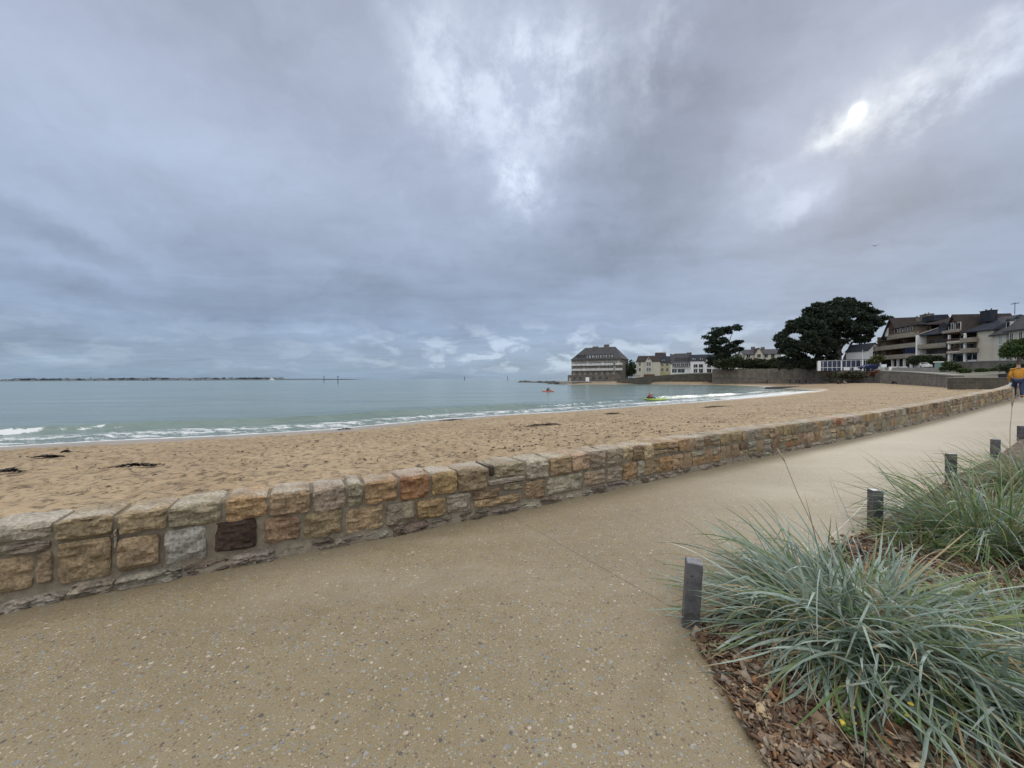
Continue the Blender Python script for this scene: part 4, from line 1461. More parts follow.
# ------------------------------------------------------------------ buildings
class Bld:
    """local frame: x along the facade (0..W), y into the building, z up; facade faces -y"""

    def __init__(s, name, label, loc, rz, cat='house', group=None):
        s.root = empty(name, loc, rz, label, cat, group)
        s.wp = {}
        s.ws = 1.22 if cat == 'house' else 1.0

    def part(s, mb, name, mat, parent=None):
        return mb.build(name, mat, parent or s.root)

    def box(s, name, mat, *a, parent=None):
        return s.part(MB().box(*a), name, mat, parent)

    def window(s, x, z, w_, h_, y=0, mats=('whitepaint', 'glass'), axis='x', sill=True):
        """copies share one mesh per size"""
        w_ *= s.ws; h_ *= s.ws
        key = (round(w_, 2), round(h_, 2), mats, axis, sill)
        if key not in s.wp:
            mb = MB()
            fr = .09
            mb.box(-w_ / 2 + fr, w_ / 2 - fr, -.03, .02, fr, h_ - fr, 1)
            mb.box(-w_ / 2, -w_ / 2 + fr, -.07, .02, 0, h_); mb.box(w_ / 2 - fr, w_ / 2, -.07, .02, 0, h_)
            mb.box(-w_ / 2 + fr, w_ / 2 - fr, -.07, .02, 0, fr); mb.box(-w_ / 2 + fr, w_ / 2 - fr, -.07, .02, h_ - fr, h_)
            if w_ > .9:
                mb.box(-.04, .04, -.065, -.025, fr, h_ - fr)
            if sill:
                mb.box(-w_ / 2 - .1, w_ / 2 + .1, -.14, .0, -.12, -.01)
            o = mb.build('window', [M[mats[0]], M[mats[1]]], s.root)
            s.wp[key] = o
        else:
            o = s.wp[key].copy()
            COL.objects.link(o)
            o.parent = s.root
        if axis == 'x':
            o.location = (x, y, z)
            o.rotation_euler = (0, 0, 0)
        elif axis == 'r':   # on the right-hand end wall, facing +x
            o.location = (y, x, z); o.rotation_euler = (0, 0, math.pi / 2)
        elif axis == 'l':
            o.location = (y, x, z); o.rotation_euler = (0, 0, -math.pi / 2)
        return o

    def hip(s, x0, x1, y0, y1, ze, zr, inset, mat, over=.4, name='roof', yridge=.5, thick=.25):
        X0, X1, Y0, Y1 = x0 - over, x1 + over, y0 - over, y1 + over
        ym = Y0 + (Y1 - Y0) * yridge
        vs = [(X0, Y0, ze), (X1, Y0, ze), (X1, Y1, ze), (X0, Y1, ze), (X0 + inset, ym, zr), (X1 - inset, ym, zr),
              (X0, Y0, ze - thick), (X1, Y0, ze - thick), (X1, Y1, ze - thick), (X0, Y1, ze - thick)]
        fs = [(0, 1, 5, 4), (1, 2, 5), (2, 3, 4, 5), (3, 0, 4), (6, 9, 8, 7), (0, 6, 7, 1), (1, 7, 8, 2), (2, 8, 9, 3), (3, 9, 6, 0)]
        return s.part(MB().add(vs, fs), name, mat)

    def gable(s, x0, x1, y0, y1, ze, zr, wallm, roofm, ridge='x', over=.35, th=.22, name='roof', wall=True, z0=0):
        if ridge == 'x':
            ym = (y0 + y1) / 2
            if wall:
                mb = MB()
                vs = []
                for x in (x0, x1):
                    vs += [(x, y0, z0), (x, y1, z0), (x, y1, ze), (x, ym, zr), (x, y0, ze)]
                fs = [(0, 1, 2, 3, 4)[::-1], (5, 6, 7, 8, 9), (0, 5, 9, 4)[::1], (1, 2, 7, 6), (2, 3, 8, 7), (4, 9, 8, 3), (0, 1, 6, 5)]
                s.part(mb.add(vs, fs), 'wall', wallm)
            mb = MB()
            for sgn in (-1, 1):
                ye = y0 - over if sgn < 0 else y1 + over
                sl_ = (zr - ze) / ((y1 - y0) / 2)
                zee = ze - over * sl_ + .02
                v = [(x0 - over, ye, zee), (x1 + over, ye, zee), (x1 + over, ym, zr + .02), (x0 - over, ym, zr + .02)]
                v2 = [(a, b_, c_ + th) for a, b_, c_ in v]
                mb.add(v + v2, [(0, 3, 2, 1), (4, 5, 6, 7), (0, 1, 5, 4), (1, 2, 6, 5), (2, 3, 7, 6), (3, 0, 4, 7)])
        else:
            xm = (x0 + x1) / 2
            if wall:
                mb = MB()
                vs = []
                for y in (y0, y1):
                    vs += [(x0, y, z0), (x1, y, z0), (x1, y, ze), (xm, y, zr), (x0, y, ze)]
                fs = [(0, 1, 2, 3, 4), (5, 6, 7, 8, 9)[::-1], (0, 5, 6, 1), (1, 6, 7, 2), (2, 7, 8, 3), (3, 8, 9, 4), (4, 9, 5, 0)]
                s.part(mb.add(vs, fs), 'wall', wallm)
            mb = MB()
            for sgn in (-1, 1):
                xe = x0 - over if sgn < 0 else x1 + over
                sl_ = (zr - ze) / ((x1 - x0) / 2)
                zee = ze - over * sl_ + .02
                v = [(xe, y0 - over, zee), (xe, y1 + over, zee), (xm, y1 + over, zr + .02), (xm, y0 - over, zr + .02)]
                v2 = [(a, b_, c_ + th) for a, b_, c_ in v]
                mb.add(v + v2, [(0, 3, 2, 1), (4, 5, 6, 7), (0, 1, 5, 4), (1, 2, 6, 5), (2, 3, 7, 6), (3, 0, 4, 7)])
        return s.part(mb, name, roofm)

    def chimney(s, x, y, z0, z1, w_=.9, d=.6, mat=None):
        mb = MB().box(x - w_ / 2, x + w_ / 2, y - d / 2, y + d / 2, z0, z1).box(x - w_ / 2 - .08, x + w_ / 2 + .08, y - d / 2 - .08, y + d / 2 + .08, z1 + .003, z1 + .18)
        for k in (-1, 1):
            mb.tube([(x + k * w_ * .25, y, z1 + .18), (x + k * w_ * .25, y, z1 + .6)], .11, 8)
        return s.part(mb, 'chimney', mat or M['hotelstone'])

    def dormer(s, x, y, z, w_, h_, dpt, wallm, roofm, axis='x'):
        mb = MB()
        mb.box(x - w_ / 2, x + w_ / 2, y, y + dpt, z, z + h_, 0)
        mb.box(x - w_ / 2 + .18, x + w_ / 2 - .18, y - .03, y - .003, z + .25, z + h_ - .12, 2)
        r_ = .12
        mb.add([(x - w_ / 2 - r_, y - .12, z + h_), (x + w_ / 2 + r_, y - .12, z + h_), (x, y - .12, z + h_ + w_ * .45),
                (x - w_ / 2 - r_, y + dpt, z + h_), (x + w_ / 2 + r_, y + dpt, z + h_), (x, y + dpt, z + h_ + w_ * .45)],
               [(0, 1, 2), (5, 4, 3), (0, 2, 5, 3), (1, 4, 5, 2), (0, 3, 4, 1)], 1)
        return s.part(mb, 'dormer', [wallm, roofm, M['glass']])


PXR = 1.0


def pxw(px0, px1, Y):
    return (px1 - px0) * Y / F * PXR


def setfac(px0, px1, Y, rz):
    """facade turned by rz about its left corner: metres of facade per frontal metre"""
    global PXR
    PXR = 1.0
    x0 = (px0 - 512) / F * Y; k1 = (px1 - 512) / F
    t = (k1 * Y - x0) / (math.cos(rz) - k1 * math.sin(rz))
    PXR = t / ((px1 - px0) * Y / F)


def pxh(dpx, Y):
    return dpx * Y / F


# --- hotel on the quay (Y=200)
Y0 = 208
bl = at(571.5, 381.4, Y0)
HR = -.5
setfac(571.5, 621, Y0, HR)
H = Bld('stone_hotel', 'massive dark stone hotel with steep hipped slate roof and two balcony rows on the quay', (bl.x, bl.y, qz), HR, 'hotel')
W = pxw(571.5, 621, Y0)
ze = pxh(381.3 - 359.8, Y0); zr = pxh(381.3 - 347.3, Y0)
D = 17
H.box('wall', M['hotelstone'], 0, W, 0, D, 0, ze)
H.hip(0, W, 0, D, ze, zr, W * .20, M['slatelt'], .35, yridge=.5)
H.chimney(pxw(571.5, 592, Y0), D * .45, zr - 1.8, zr + .2, 2.8, 1.2)
H.chimney(pxw(571.5, 603.5, Y0), D * .45, zr - 1.4, zr + 1.0, 2.6, 1.2)
sl_r = (zr - ze) / (D / 2)
for i, px in enumerate([577.5, 581, 584.8, 588.5, 592, 595.6, 600, 605.3, 611]):
    xx = pxw(571.5, px, Y0)
    H.dormer(xx, .7, ze + .5, 1.35, 1.5, 3, M['white'] if i > 2 else M['hotelstone'], M['slate'])
for zf, py in enumerate((366.0, 370.9)):
    zb = pxh(381.3 - py, Y0)
    mb = MB()
    mb.box(.3, pxw(571.5, 614, Y0), -1.3, -.003, zb - .18, zb)
    mb.box(pxw(571.5, 616.2, Y0), pxw(571.5, 622.6, Y0), -1.3, -.003, zb - .18, zb)
    H.part(mb, 'balcony_slab', M['balcony'])
    mb = MB()
    for (a, b_) in ((.35, pxw(571.5, 614, Y0)), (pxw(571.5, 616.2, Y0), pxw(571.5, 622.6, Y0))):
        mb.box(a, b_, -1.28, -1.22, zb + .95, zb + 1.05)
        nbar = int((b_ - a) / .32)
        for q in range(nbar + 1):
            xq = a + (b_ - a - .08) * q / nbar
            mb.box(xq, xq + .16, -1.27, -1.23, zb + .003, zb + .95)
    H.part(mb, 'balustrade', M['white'])
    for q in range(13):
        xq = .9 + q * (W - 2.2) / 12
        mt_ = ('whitepaint', 'glass') if (q * 7 + zf * 3) % 3 else ('white', 'white')
        H.window(xq, zb + .02, 1.2, 2.0, mats=('whitepaint', 'glass') if (q + zf) % 4 else ('whitepaint', 'balcony'), sill=False)
for q in range(8):
    H.window(1.6 + q * 3.0, pxh(7, Y0), .8, 1.1)
for q in range(6):
    if q in (2,): continue
    H.window(1.6 + q * 3.5, .9, 1.3, 1.5, mats=('hotelstone', 'glass'))
H.box('garage_door', M['white'], pxw(571.5, 586.3, Y0), pxw(571.5, 590, Y0), -.08, -.003, .02, 2.1)
H.box('garage_annex', M['hotelstone'], -pxw(567.2, 571.4, Y0), -.01, 0.3, 4, 0, pxh(6.3, Y0))
H.window(-1.0, .2, 1.0, 1.6, y=.3, mats=('whitepaint', 'balcony'))

# --- cream villa with central gable
Y0 = 205
bl = at(636.5, 380.6, Y0)
setfac(636.5, 660, Y0, -.3)
V1 = Bld('cream_villa', 'cream three-storey villa with brown roof and tall central gable beside the hotel', (bl.x, bl.y, bl.z), -.3)
W = pxw(636.5, 660, Y0)
ze = pxh(380.6 - 361.5, Y0); zr = pxh(380.6 - 355.6, Y0)
V1.box('wall', M['cream'], 0, W, 0, 9, -1.5, ze)
V1.hip(0, W, 0, 9, ze, zr, 1.2, M['brownroof'], .3)
g0, g1 = pxw(636.5, 645.2, Y0), pxw(636.5, 652.2, Y0)
V1.gable(g0, g1, -.5, 4, ze - .2, pxh(380.6 - 356.9, Y0), M['cream'], M['brownroof'], 'y', .2, .15, 'gable_roof')
V1.chimney(pxw(636.5, 656, Y0), 4.5, ze + .5, pxh(380.6 - 357.2, Y0), 1.0, .7, M['cream'])
for z_ in (pxh(9, Y0), pxh(14.5, Y0)):
    V1.window(pxw(636.5, 639.8, Y0), z_, 1.0, 1.7)
    V1.window((g0 + g1) / 2 - .55, z_ - .2, .9, 1.9, y=-.5)
    V1.window((g0 + g1) / 2 + .55, z_ - .2, .9, 1.9, y=-.5)
V1.window((g0 + g1) / 2, pxh(20.3, Y0), .9, 1.1, y=-.5)
V1.box('porch', M['white'], -pxw(632, 636.5, Y0), pxw(636.5, 641.5, Y0), -3, -.003, 0, 1.9)
V1.box('porch_step', M['concrete'], -pxw(633, 636.5, Y0), pxw(636.5, 640.0, Y0), -2.4, -.1, 1.905, 3.0)
V1.box('bay_window', M['timber'], g0 - .6, g1 + 1.2, -1.6, -.505, 0, 3.3)

# --- yellow house
Y0 = 214
bl = at(659.5, 374, Y0)
setfac(659.5, 671, Y0, -.3)
V2 = Bld('yellow_house', 'pale yellow-green house with grey slate roof and wide stone chimney behind', (bl.x, bl.y, bl.z), -.3)
W = pxw(659.5, 671, Y0)
V2.gable(0, W, 0, 9, pxh(374 - 362.8, Y0), pxh(374 - 356.3, Y0), M['yellow'], M['slate'], 'x', .3, z0=-4)
for x_ in (W * .25, W * .68):
    V2.window(x_, pxh(374 - 366.5, Y0), 1.1, 1.4)
    V2.window(x_, pxh(374 - 371.6, Y0), 1.1, 1.6)
V2.dormer(W * .33, 1.0, pxh(374 - 361.8, Y0), 1.3, 1.3, 3, M['whitepaint'], M['slate'])
bl = at(656, 374, 224)
V2b = Bld('brown_house', 'brown-roofed house with pale gable end seen behind the yellow house', (bl.x, bl.y, bl.z), -.3)
V2b.gable(0, pxw(656, 666, 224), 0, 8, pxh(374 - 359.5, 224), pxh(374 - 352.6, 224), M['cream'], M['brownroof'], 'x', .3, z0=-4)
V2b.chimney(pxw(656, 665, 224), 4, pxh(374 - 356, 224), pxh(374 - 352, 224), 1.8, .9, M['cream'])
V2b.window(2.2, pxh(374 - 361.5, 224), 1.0, 1.3)

# --- white house with big glazed slate roof
Y0 = 200
bl = at(671, 374, Y0)
setfac(671, 691, Y0, -.36)
V3 = Bld('white_glazed_house', 'white modern house with a long row of roof windows in blue-grey slate', (bl.x, bl.y, bl.z), -.36)
W = pxw(671, 691, Y0)
V3.gable(0, W, 0, 10, pxh(374 - 363.4, Y0), pxh(374 - 353.6, Y0), M['white'], M['slatelt'], 'x', .3, z0=-4)
for i in range(6):
    mb = MB()
    x_ = 1.9 + i * 1.45
    sl_ = (353.6 - 363.4) / -5 * Y0 / F
    z0_, z1_ = pxh(374 - 361.3, Y0), pxh(374 - 358.2, Y0)
    yy0 = (z0_ - pxh(374 - 363.4, Y0)) / sl_; yy1 = (z1_ - pxh(374 - 363.4, Y0)) / sl_
    mb.add([(x_, yy0 - .12, z0_ + .28), (x_ + 1.15, yy0 - .12, z0_ + .28), (x_ + 1.15, yy1 - .12, z1_ + .28), (x_, yy1 - .12, z1_ + .28),
            (x_, yy0, z0_), (x_ + 1.15, yy0, z0_), (x_ + 1.15, yy1, z1_), (x_, yy1, z1_)],
           [(0, 1, 2, 3), (0, 4, 5, 1), (1, 5, 6, 2), (2, 6, 7, 3), (3, 7, 4, 0)])
    V3.part(mb, 'roof_window', M['rubber'])
V3.box('veranda', M['slate'], .6, W - 1.2, -1.2, -.003, pxh(374 - 366.8, Y0), pxh(374 - 363.6, Y0))
for i in range(5):
    V3.window(1.6 + i * 1.9, pxh(374 - 366.6, Y0), 1.5, 1.4, y=-1.2, sill=False)
V3.window(1.6, .6, 2.0, 1.7); V3.window(4.8, .6, 2.8, 1.7)
V3.chimney(pxw(671, 673.2, Y0), 5, pxh(374 - 357, Y0), pxh(374 - 353.6, Y0), 1.3, .8, M['white'])
V3.chimney(pxw(671, 690, Y0), 5.4, pxh(374 - 356, Y0), pxh(374 - 352.8, Y0), 2.3, .8)

# --- white long house
Y0 = 195
bl = at(690.5, 374.3, Y0)
setfac(690.5, 719, Y0, -.36)
V4 = Bld('white_house', 'long white two-storey house with grey gables next to the windswept pine', (bl.x, bl.y, bl.z), -.36)
W = pxw(690.5, 719, Y0)
ze = pxh(374.3 - 360.8, Y0); zr = pxh(374.3 - 354.8, Y0)
V4.gable(0, W, 0, 8, ze, zr, M['white'], M['slate'], 'x', .3, z0=-4)
V4.gable(pxw(690.5, 706, Y0), pxw(690.5, 712, Y0), -.8, 4, ze, pxh(374.3 - 355.6, Y0), M['white'], M['slate'], 'y', .2, .15, 'gable_roof')
for x_ in (pxw(690.5, 695.6, Y0), pxw(690.5, 701, Y0)):
    V4.window(x_, pxh(374.3 - 367.8, Y0), 1.6, 1.5); V4.window(x_, .7, 1.6, 1.7)
V4.window(pxw(690.5, 709, Y0), pxh(374.3 - 367.8, Y0), 1.5, 1.3, y=-.8)
V4.window(pxw(690.5, 709, Y0), .7, 1.7, 1.6, y=-.8)
V4.window(pxw(690.5, 715.5, Y0), pxh(374.3 - 367.8, Y0), 1.5, 1.3); V4.window(pxw(690.5, 715.5, Y0), .7, 1.5, 1.6)
V4.dormer(pxw(690.5, 694.2, Y0), .3, ze - .4, 1.1, 1.8, 3, M['white'], M['slate'])
V4.dormer(pxw(690.5, 701.5, Y0), .3, ze - .4, 1.1, 1.8, 3, M['white'], M['slate'])
V4.box('terrace', M['slatelt'], .3, W * .52, -2.2, -.01, -1.4, .5)

# --- low house behind the hedge, between pine and cypress
Y0 = 185
bl = at(744, 366, Y0)
setfac(744, 781, Y0, -.3)
V5 = Bld('grey_roofed_house', 'long low grey-roofed house with brown chimney half hidden by hedge and cypress', (bl.x, bl.y, bl.z), -.3)
W = pxw(744, 781, Y0)
V5.gable(0, W, 0, 11, pxh(366 - 354.5, Y0), pxh(366 - 349.5, Y0), M['ivory'], M['slatelt'], 'x', .4, z0=-4)
V5.gable(W * .28, W * .5, -1, 5, pxh(366 - 353.8, Y0), pxh(366 - 348.6, Y0), M['ivory'], M['brownroof'], 'y', .3, .2, 'gable_roof')
V5.chimney(W * .35, 6, pxh(14, Y0), pxh(366 - 346.8, Y0), 1.6, .8); V5.chimney(W * .62, 6, pxh(14, Y0), pxh(366 - 347.4, Y0), 1.6, .8)
for x_ in (W * .12, W * .6, W * .78):
    V5.window(x_, pxh(366 - 358.2, Y0), 1.3, 1.5)
V5.window(W * .39, pxh(366 - 358.2, Y0), 1.3, 1.5, y=-1)

# --- white cottage right of the cypress
Y0 = 122
bl = at(868, 362, Y0)
PXR = 1.0
V6 = Bld('white_cottage', 'small white gabled cottage between the big cypress and the brown apartment block', (bl.x, bl.y, bl.z - 3), 0)
W = pxw(868, 881, Y0)
V6.gable(0, W, 0, 8, 3 + pxh(362 - 350, Y0), 3 + pxh(362 - 343.4, Y0), M['white'], M['slate'], 'y', .3)
V6.window(W * .5, 3 + pxh(362 - 356, Y0), 1.1, 1.4); V6.window(W * .5, 3 + pxh(362 - 351, Y0), .9, 1.2)

# --- glazed veranda over the sea wall
Y0 = 126
bl = at(818.5, 371.3, Y0)
V7 = Bld('glazed_terrace', 'white framed glass terrace shelter on the sea wall under the cypress', (bl.x, bl.y, zt(818, 371.2, 134) + .0), -.55, 'pavilion')
W = 15.0
zb = 0.0; zt_ = 3.2
mb = MB()
for x_ in np.linspace(0, W, 14):
    wd = .10 if abs(x_ - W * 5 / 13) > .2 and x_ > .1 and x_ < W - .1 else .34
    mb.box(x_ - wd / 2, x_ + wd / 2, -.08, .08, zb, zt_)
for z_ in (1.0, zt_):
    mb.box(-.2, W + .2, -.10, .10, z_ - .06, z_ + .06)
mb.box(-.2, .6, -.12, 2.0, 0, zt_ - .1)
V7.part(mb, 'frame', M['white'])
V7.box('glass_panels', M['blueglass'], .61, W, -.02, .02, zb, zt_ - .1)
mb = MB()
for a in (.42, .58, .90):
    V7.box('dado_panel', M['white'], W * a, min(W * a + 1.5, W), -.14, -.101, .05, .95)
V7.box('flat_roof', M['slatelt'], -.2, W, -.15, 5, zt_ + .1, zt_ + .25)
V7.box('rear_wall', M['timber'], .61, W, 4, 4.2, 0, zt_ + .09)

# --- apartment blocks on the right, facades turned to the bay
def apartment(name, label, pxl, pxr, Yl, Yr, base_py, storeys, st, eave_extra, style):
    L_ = at(pxl, base_py, Yl)
    Rr_ = at(pxr, base_py, Yr)
    zb_ = min(L_.z, Rr_.z)
    d = Vector((Rr_.x - L_.x, Rr_.y - L_.y, 0))
    rz = math.atan2(d.y, d.x)
    b_ = Bld(name, label, (L_.x, L_.y, zb_), rz, 'apartment block')
    return b_, d.length


Yl, Yr = 118, 106
A, W = apartment('brown_apartment_block', 'dark brown stepped apartment block with long balconies and white columned entrance', 878, 920, 121, 104, 369.5, 5, 3, 0, 0)
hz_ = lambda py, Y_: pxh(369.5 - py, Y_)
Ym = 112
fl = [hz_(357.5, Ym), hz_(347.5, Ym), hz_(337.5, Ym)]
ze_ = hz_(333.5, Ym)
A.box('wall', M['facade'], 0, W, 2.2, 14, -2, ze_ + .2)
for zi, z_ in enumerate(fl):
    mb = MB()
    over_ = .5 if zi < 2 else 0
    x0_ = -1.5 if zi < 2 else W * .28
    for q in range(12):
        a0_ = x0_ + (W + over_ - x0_) * q / 12; a1_ = x0_ + (W + over_ - x0_) * (q + 1) / 12
        bul0 = -.5 - .9 * math.sin(math.pi * q / 12); bul1 = -.5 - .9 * math.sin(math.pi * (q + 1) / 12)
        mb.prism([(a0_, bul0), (a1_, bul1), (a1_, 2.2), (a0_, 2.2)], z_ - .25, z_)
        mb.prism([(a0_, bul0 - .01), (a1_, bul1 - .01), (a1_, bul1 + .15), (a0_, bul0 + .15)], z_ + .003, z_ + 1.0)
    A.part(mb, 'balcony', M['balcony'])
    for q in range(6):
        xq = 1.4 + q * (W - 2.6) / 5
        A.window(xq, z_ + .05, 1.7, 2.1, y=2.2, mats=('timber', 'glass'), sill=False)
for q in range(5):
    A.window(1.4 + q * (W - 2.6) / 4, hz_(367.5, Ym), 2.0, 2.3, y=2.2, mats=('timber', 'glass'), sill=False)
mb = MB()
for x_ in (W * .42, W * .55, W * .70, W * .85):
    mb.box(x_ - .22, x_ + .22, -.6, -.15, -2, fl[0] - .26)
A.part(mb, 'column', M['white'])
for x_ in (0.1, W * .33, W * .66, W - .15):
    A.box('party_screen', M['timber'], x_, x_ + .18, -.3, 2.2, fl[0], ze_)
A.box('blue_glazing', M['blueglass'], W * .76, W * .97, -.9, -.8, fl[0] + 1.02, fl[1] - .3)
A.gable(W * .14, W * .52, .2, 13, ze_ - .2, hz_(318.6, Ym + 4), M['timber'], M['brownroof'], 'y', .6, .3, z0=ze_ - .6)
A.hip(W * .40, W * 1.0, 1.5, 14, ze_ + 1.7, hz_(321.5, Ym), W * .12, M['brownroof'], .3, 'rear_roof')
A.box('penthouse', M['facade'], W * .42, W * .94, -.1, 3, ze_ - .1, ze_ + 1.6)
A.box('penthouse_parapet', M['facade'], W * .34, W * .98, -.7, -.55, ze_ - .4, ze_ + .35)
A.box('penthouse_roof', M['slate'], W * .38, W * 1.0, -.5, 3.4, ze_ + 1.61, ze_ + 1.8)
for q in range(4):
    A.window(W * .47 + q * 2.0, ze_ + .1, 1.3, 1.4, y=-.1, mats=('whitepaint', 'glass'), sill=False)
A.gable(-.3, W * .17, .4, 11, hz_(338, Ym), hz_(330, Ym), M['facade'], M['brownroof'], 'x', .5, .25, 'lower_roof', z0=2)
A.box('white_gable_window', M['whitepaint'], W * .17, W * .25, .1, .35, ze_ - .1, ze_ + 2.4)
A.chimney(W * .35, 6, hz_(322, Ym), hz_(317, Ym), 1.1, .8); A.chimney(W * .66, 5, hz_(322, Ym), hz_(316.5, Ym), 2.6, 1.6)
A.box('lift_housing', M['slate'], W * .66, W * .9, 4, 7, hz_(324, Ym), hz_(318.6, Ym))

A2, W = apartment('dark_apartment_block', 'middle dark apartment block with sloping pale roof edge and red-brown lower balcony', 920.5, 949, 103.5, 97, 369.5, 4, 3, 0, 0)
Ym = 100
fl = [hz_(357.5, Ym), hz_(347, Ym)]
ze_ = hz_(335, Ym)
A2.box('wall', M['facade'], 0, W, 1.6, 13, -2, ze_)
for z_ in fl:
    A2.box('balcony_slab', M['balcony'], 0, W, -.9, 1.59, z_ - .25, z_)
    A2.box('balcony_parapet', M['balcony'], 0, W, -.95, -.8, z_ + .003, z_ + .95)
    for q in range(3):
        A2.window(1.3 + q * (W - 2.4) / 2, z_ + .05, 1.5, 2.0, y=1.6, mats=('timber', 'glass'), sill=False)
A2.box('ground_balcony', M['timber'], W * .45, W, -1.0, -.2, hz_(366, Ym), hz_(358.5, Ym))
A2.box('party_wall', M['white'], -.3, -.02, -1.1, 3, hz_(360, Ym), ze_ + .4)
A2.hip(0, W, .1, 13, ze_ + .4, hz_(323, Ym), W * .25, M['slate'], .5)
mb = MB()
mb.add([(-.1, -.4, ze_ + .6), (.25, -.4, ze_ + .6), (W * .27, 6.6, hz_(322.4, Ym)), (W * .2, 6.6, hz_(322.4, Ym)),
        (-.1, -.4, ze_ + .8), (.25, -.4, ze_ + .8), (W * .27, 6.6, hz_(322.0, Ym)), (W * .2, 6.6, hz_(322.0, Ym))],
       [(0, 3, 2, 1), (4, 5, 6, 7), (0, 1, 5, 4), (1, 2, 6, 5), (2, 3, 7, 6), (3, 0, 4, 7)])
A2.part(mb, 'pale_roof_edge', M['concrete'])
A2.dormer(W * .72, .8, ze_ + .6, 2.6, 1.5, 4, M['timber'], M['slate'])

B_, W = apartment('white_balcony_block', 'white apartment block with stacked balconies, arched ground windows and dark hipped roof', 951, 992.5, 95.5, 86.5, 371, 4, 3, 0, 0)
Ym = 91.5
hz2 = lambda py: pxh(371 - py, Ym)
fr = lambda px: W * (px - 951) / 41.5
ze_ = hz2(331.5)
B_.box('wall', M['ivory'], 0, W, 1.9, 13, -2, ze_)
B_.box('wall_return', M['ivory'], fr(977.5), W, .1, 1.89, -2, ze_)
for z_ in (hz2(351.5), hz2(341.2)):
    B_.box('balcony_slab', M['balcony'], 0.0, fr(974), -1.0, 1.89, z_ - .3, z_)
    B_.box('balcony_parapet', M['ivory'], 0.0, fr(968), -1.05, -.9, z_ + .003, z_ + .35)
    mb = MB().box(fr(968.2), fr(979.5), -1.7, -.12, z_ - .25, z_ + .8)
    B_.part(mb, 'round_balcony', M['balcony'])
    mb = MB()
    mb.box(.05, fr(967.5), -1.0, -.95, z_ + .9, z_ + .98)
    for q in range(26):
        xq = .1 + q * (fr(967.3)) / 26
        mb.box(xq, xq + .07, -.99, -.96, z_ + .36, z_ + .9)
    B_.part(mb, 'railing', M['timber'])
    for x_ in (fr(955), fr(960), fr(964.5)):
        B_.window(x_, z_ + .05, 1.3, 2.0, y=1.9, mats=('timber', 'glass'), sill=False)
    B_.window(fr(973), z_ + .6, 1.7, 1.7, y=1.9, mats=('timber', 'glass'), sill=False)
z_ = hz2(361.2)
for x_ in (fr(957), fr(963.6)):
    mb = MB()
    for q in range(9):
        a_ = math.pi * q / 8
    pts_ = [(x_ - .9, z_), (x_ + .9, z_)] + [(x_ + .9 * math.cos(math.pi * q / 8), z_ + 1.7 + .75 * math.sin(math.pi * q / 8)) for q in range(9)]
    n_ = len(pts_)
    mb.add([(p[0], -.06, p[1]) for p in pts_] + [(p[0], .05, p[1]) for p in pts_], [tuple(range(n_)), tuple(range(2 * n_ - 1, n_ - 1, -1))] + [(i, n_ + i, n_ + (i + 1) % n_, (i + 1) % n_) for i in range(n_)])
    B_.part(mb, 'arched_window', M['glass'])
B_.box('ground_wall', M['white'], 0, fr(977), .055, 1.89, -2, hz2(352.8))
B_.window(fr(973), z_ + .3, 2.4, 1.8, y=.055, mats=('whitepaint', 'glass'), sill=False)
for x_ in (fr(951.3), fr(968)):
    B_.box('pillar', M['white'], x_, x_ + .35, -.85, -.5, -2, ze_ - .3)
B_.hip(fr(966), W + .3, -.3, 13, ze_, hz2(317.5), W * .16, M['slate'], .35)
B_.gable(-.4, fr(966), -.8, 11, ze_ + .1, hz2(313.6), M['timber'], M['brownroof'], 'y', .5, .3, 'gable_roof', z0=ze_ - .2)
B_.box('attic_balcony', M['balcony'], -.6, fr(966), -1.6, -.85, hz2(331), hz2(328.2))
for q in range(2):
    B_.window(fr(955.0) + q * 1.6, hz2(328), 1.3, 1.7, y=-.83, mats=('whitepaint', 'glass'), sill=False)
B_.chimney(fr(970), 4.0, hz2(322), hz2(311.5), 2.2, 1.5, M['slate'])
ant = MB().tube([(fr(985), 6, hz2(317)), (fr(985), 6, hz2(305.5))], .06, 6).box(fr(985) - .8, fr(985) + .8, 5.97, 6.03, hz2(307), hz2(306.4))
B_.part(ant, 'antenna', M['steel'])

C_, W = apartment('ivory_mansard_building', 'ivory building with steep grey mansard roof and white dormers at the right edge', 993, 1075, 86, 68, 371, 4, 3, 0, 0)
Ym = 84
hz3 = lambda py: pxh(371 - py, Ym)
ze_ = hz3(333)
C_.box('wall', M['ivory'], 0, W, 0, 13, -2, ze_)
C_.hip(-.2, W, 0, 13, ze_, hz3(309), 2.6, M['slatelt'], .5)
C_.box('pavilion_wall', M['ivory'], W * .34, W * .66, -1.2, -.003, -2, ze_ + .2)
C_.hip(W * .32, W * .68, -1.4, 9, ze_ + .25, hz3(299), W * .12, M['slatelt'], .4, 'pavilion_roof')
C_.dormer(W * .13, .9, ze_ + 1.0, 1.2, 1.7, 4, M['whitepaint'], M['slate'])
C_.dormer(W * .26, .9, ze_ + 1.0, 1.2, 1.9, 4, M['whitepaint'], M['slate'])
for z_ in (hz3(352) - .2, hz3(344) + .2, hz3(362)):
    for x_ in (W * .11, W * .27, W * .38, W * .5, W * .61, W * .75, W * .92):
        yy_ = -1.2 if W * .34 < x_ < W * .66 else 0
        C_.window(x_, z_, .95, 2.0, y=yy_, mats=('whitepaint', 'green') if x_ < W * .2 else ('whitepaint', 'glass'))
C_.box('quoin_band', M['concrete'], W * .20, W * .23, -.08, -.003, 0, ze_)

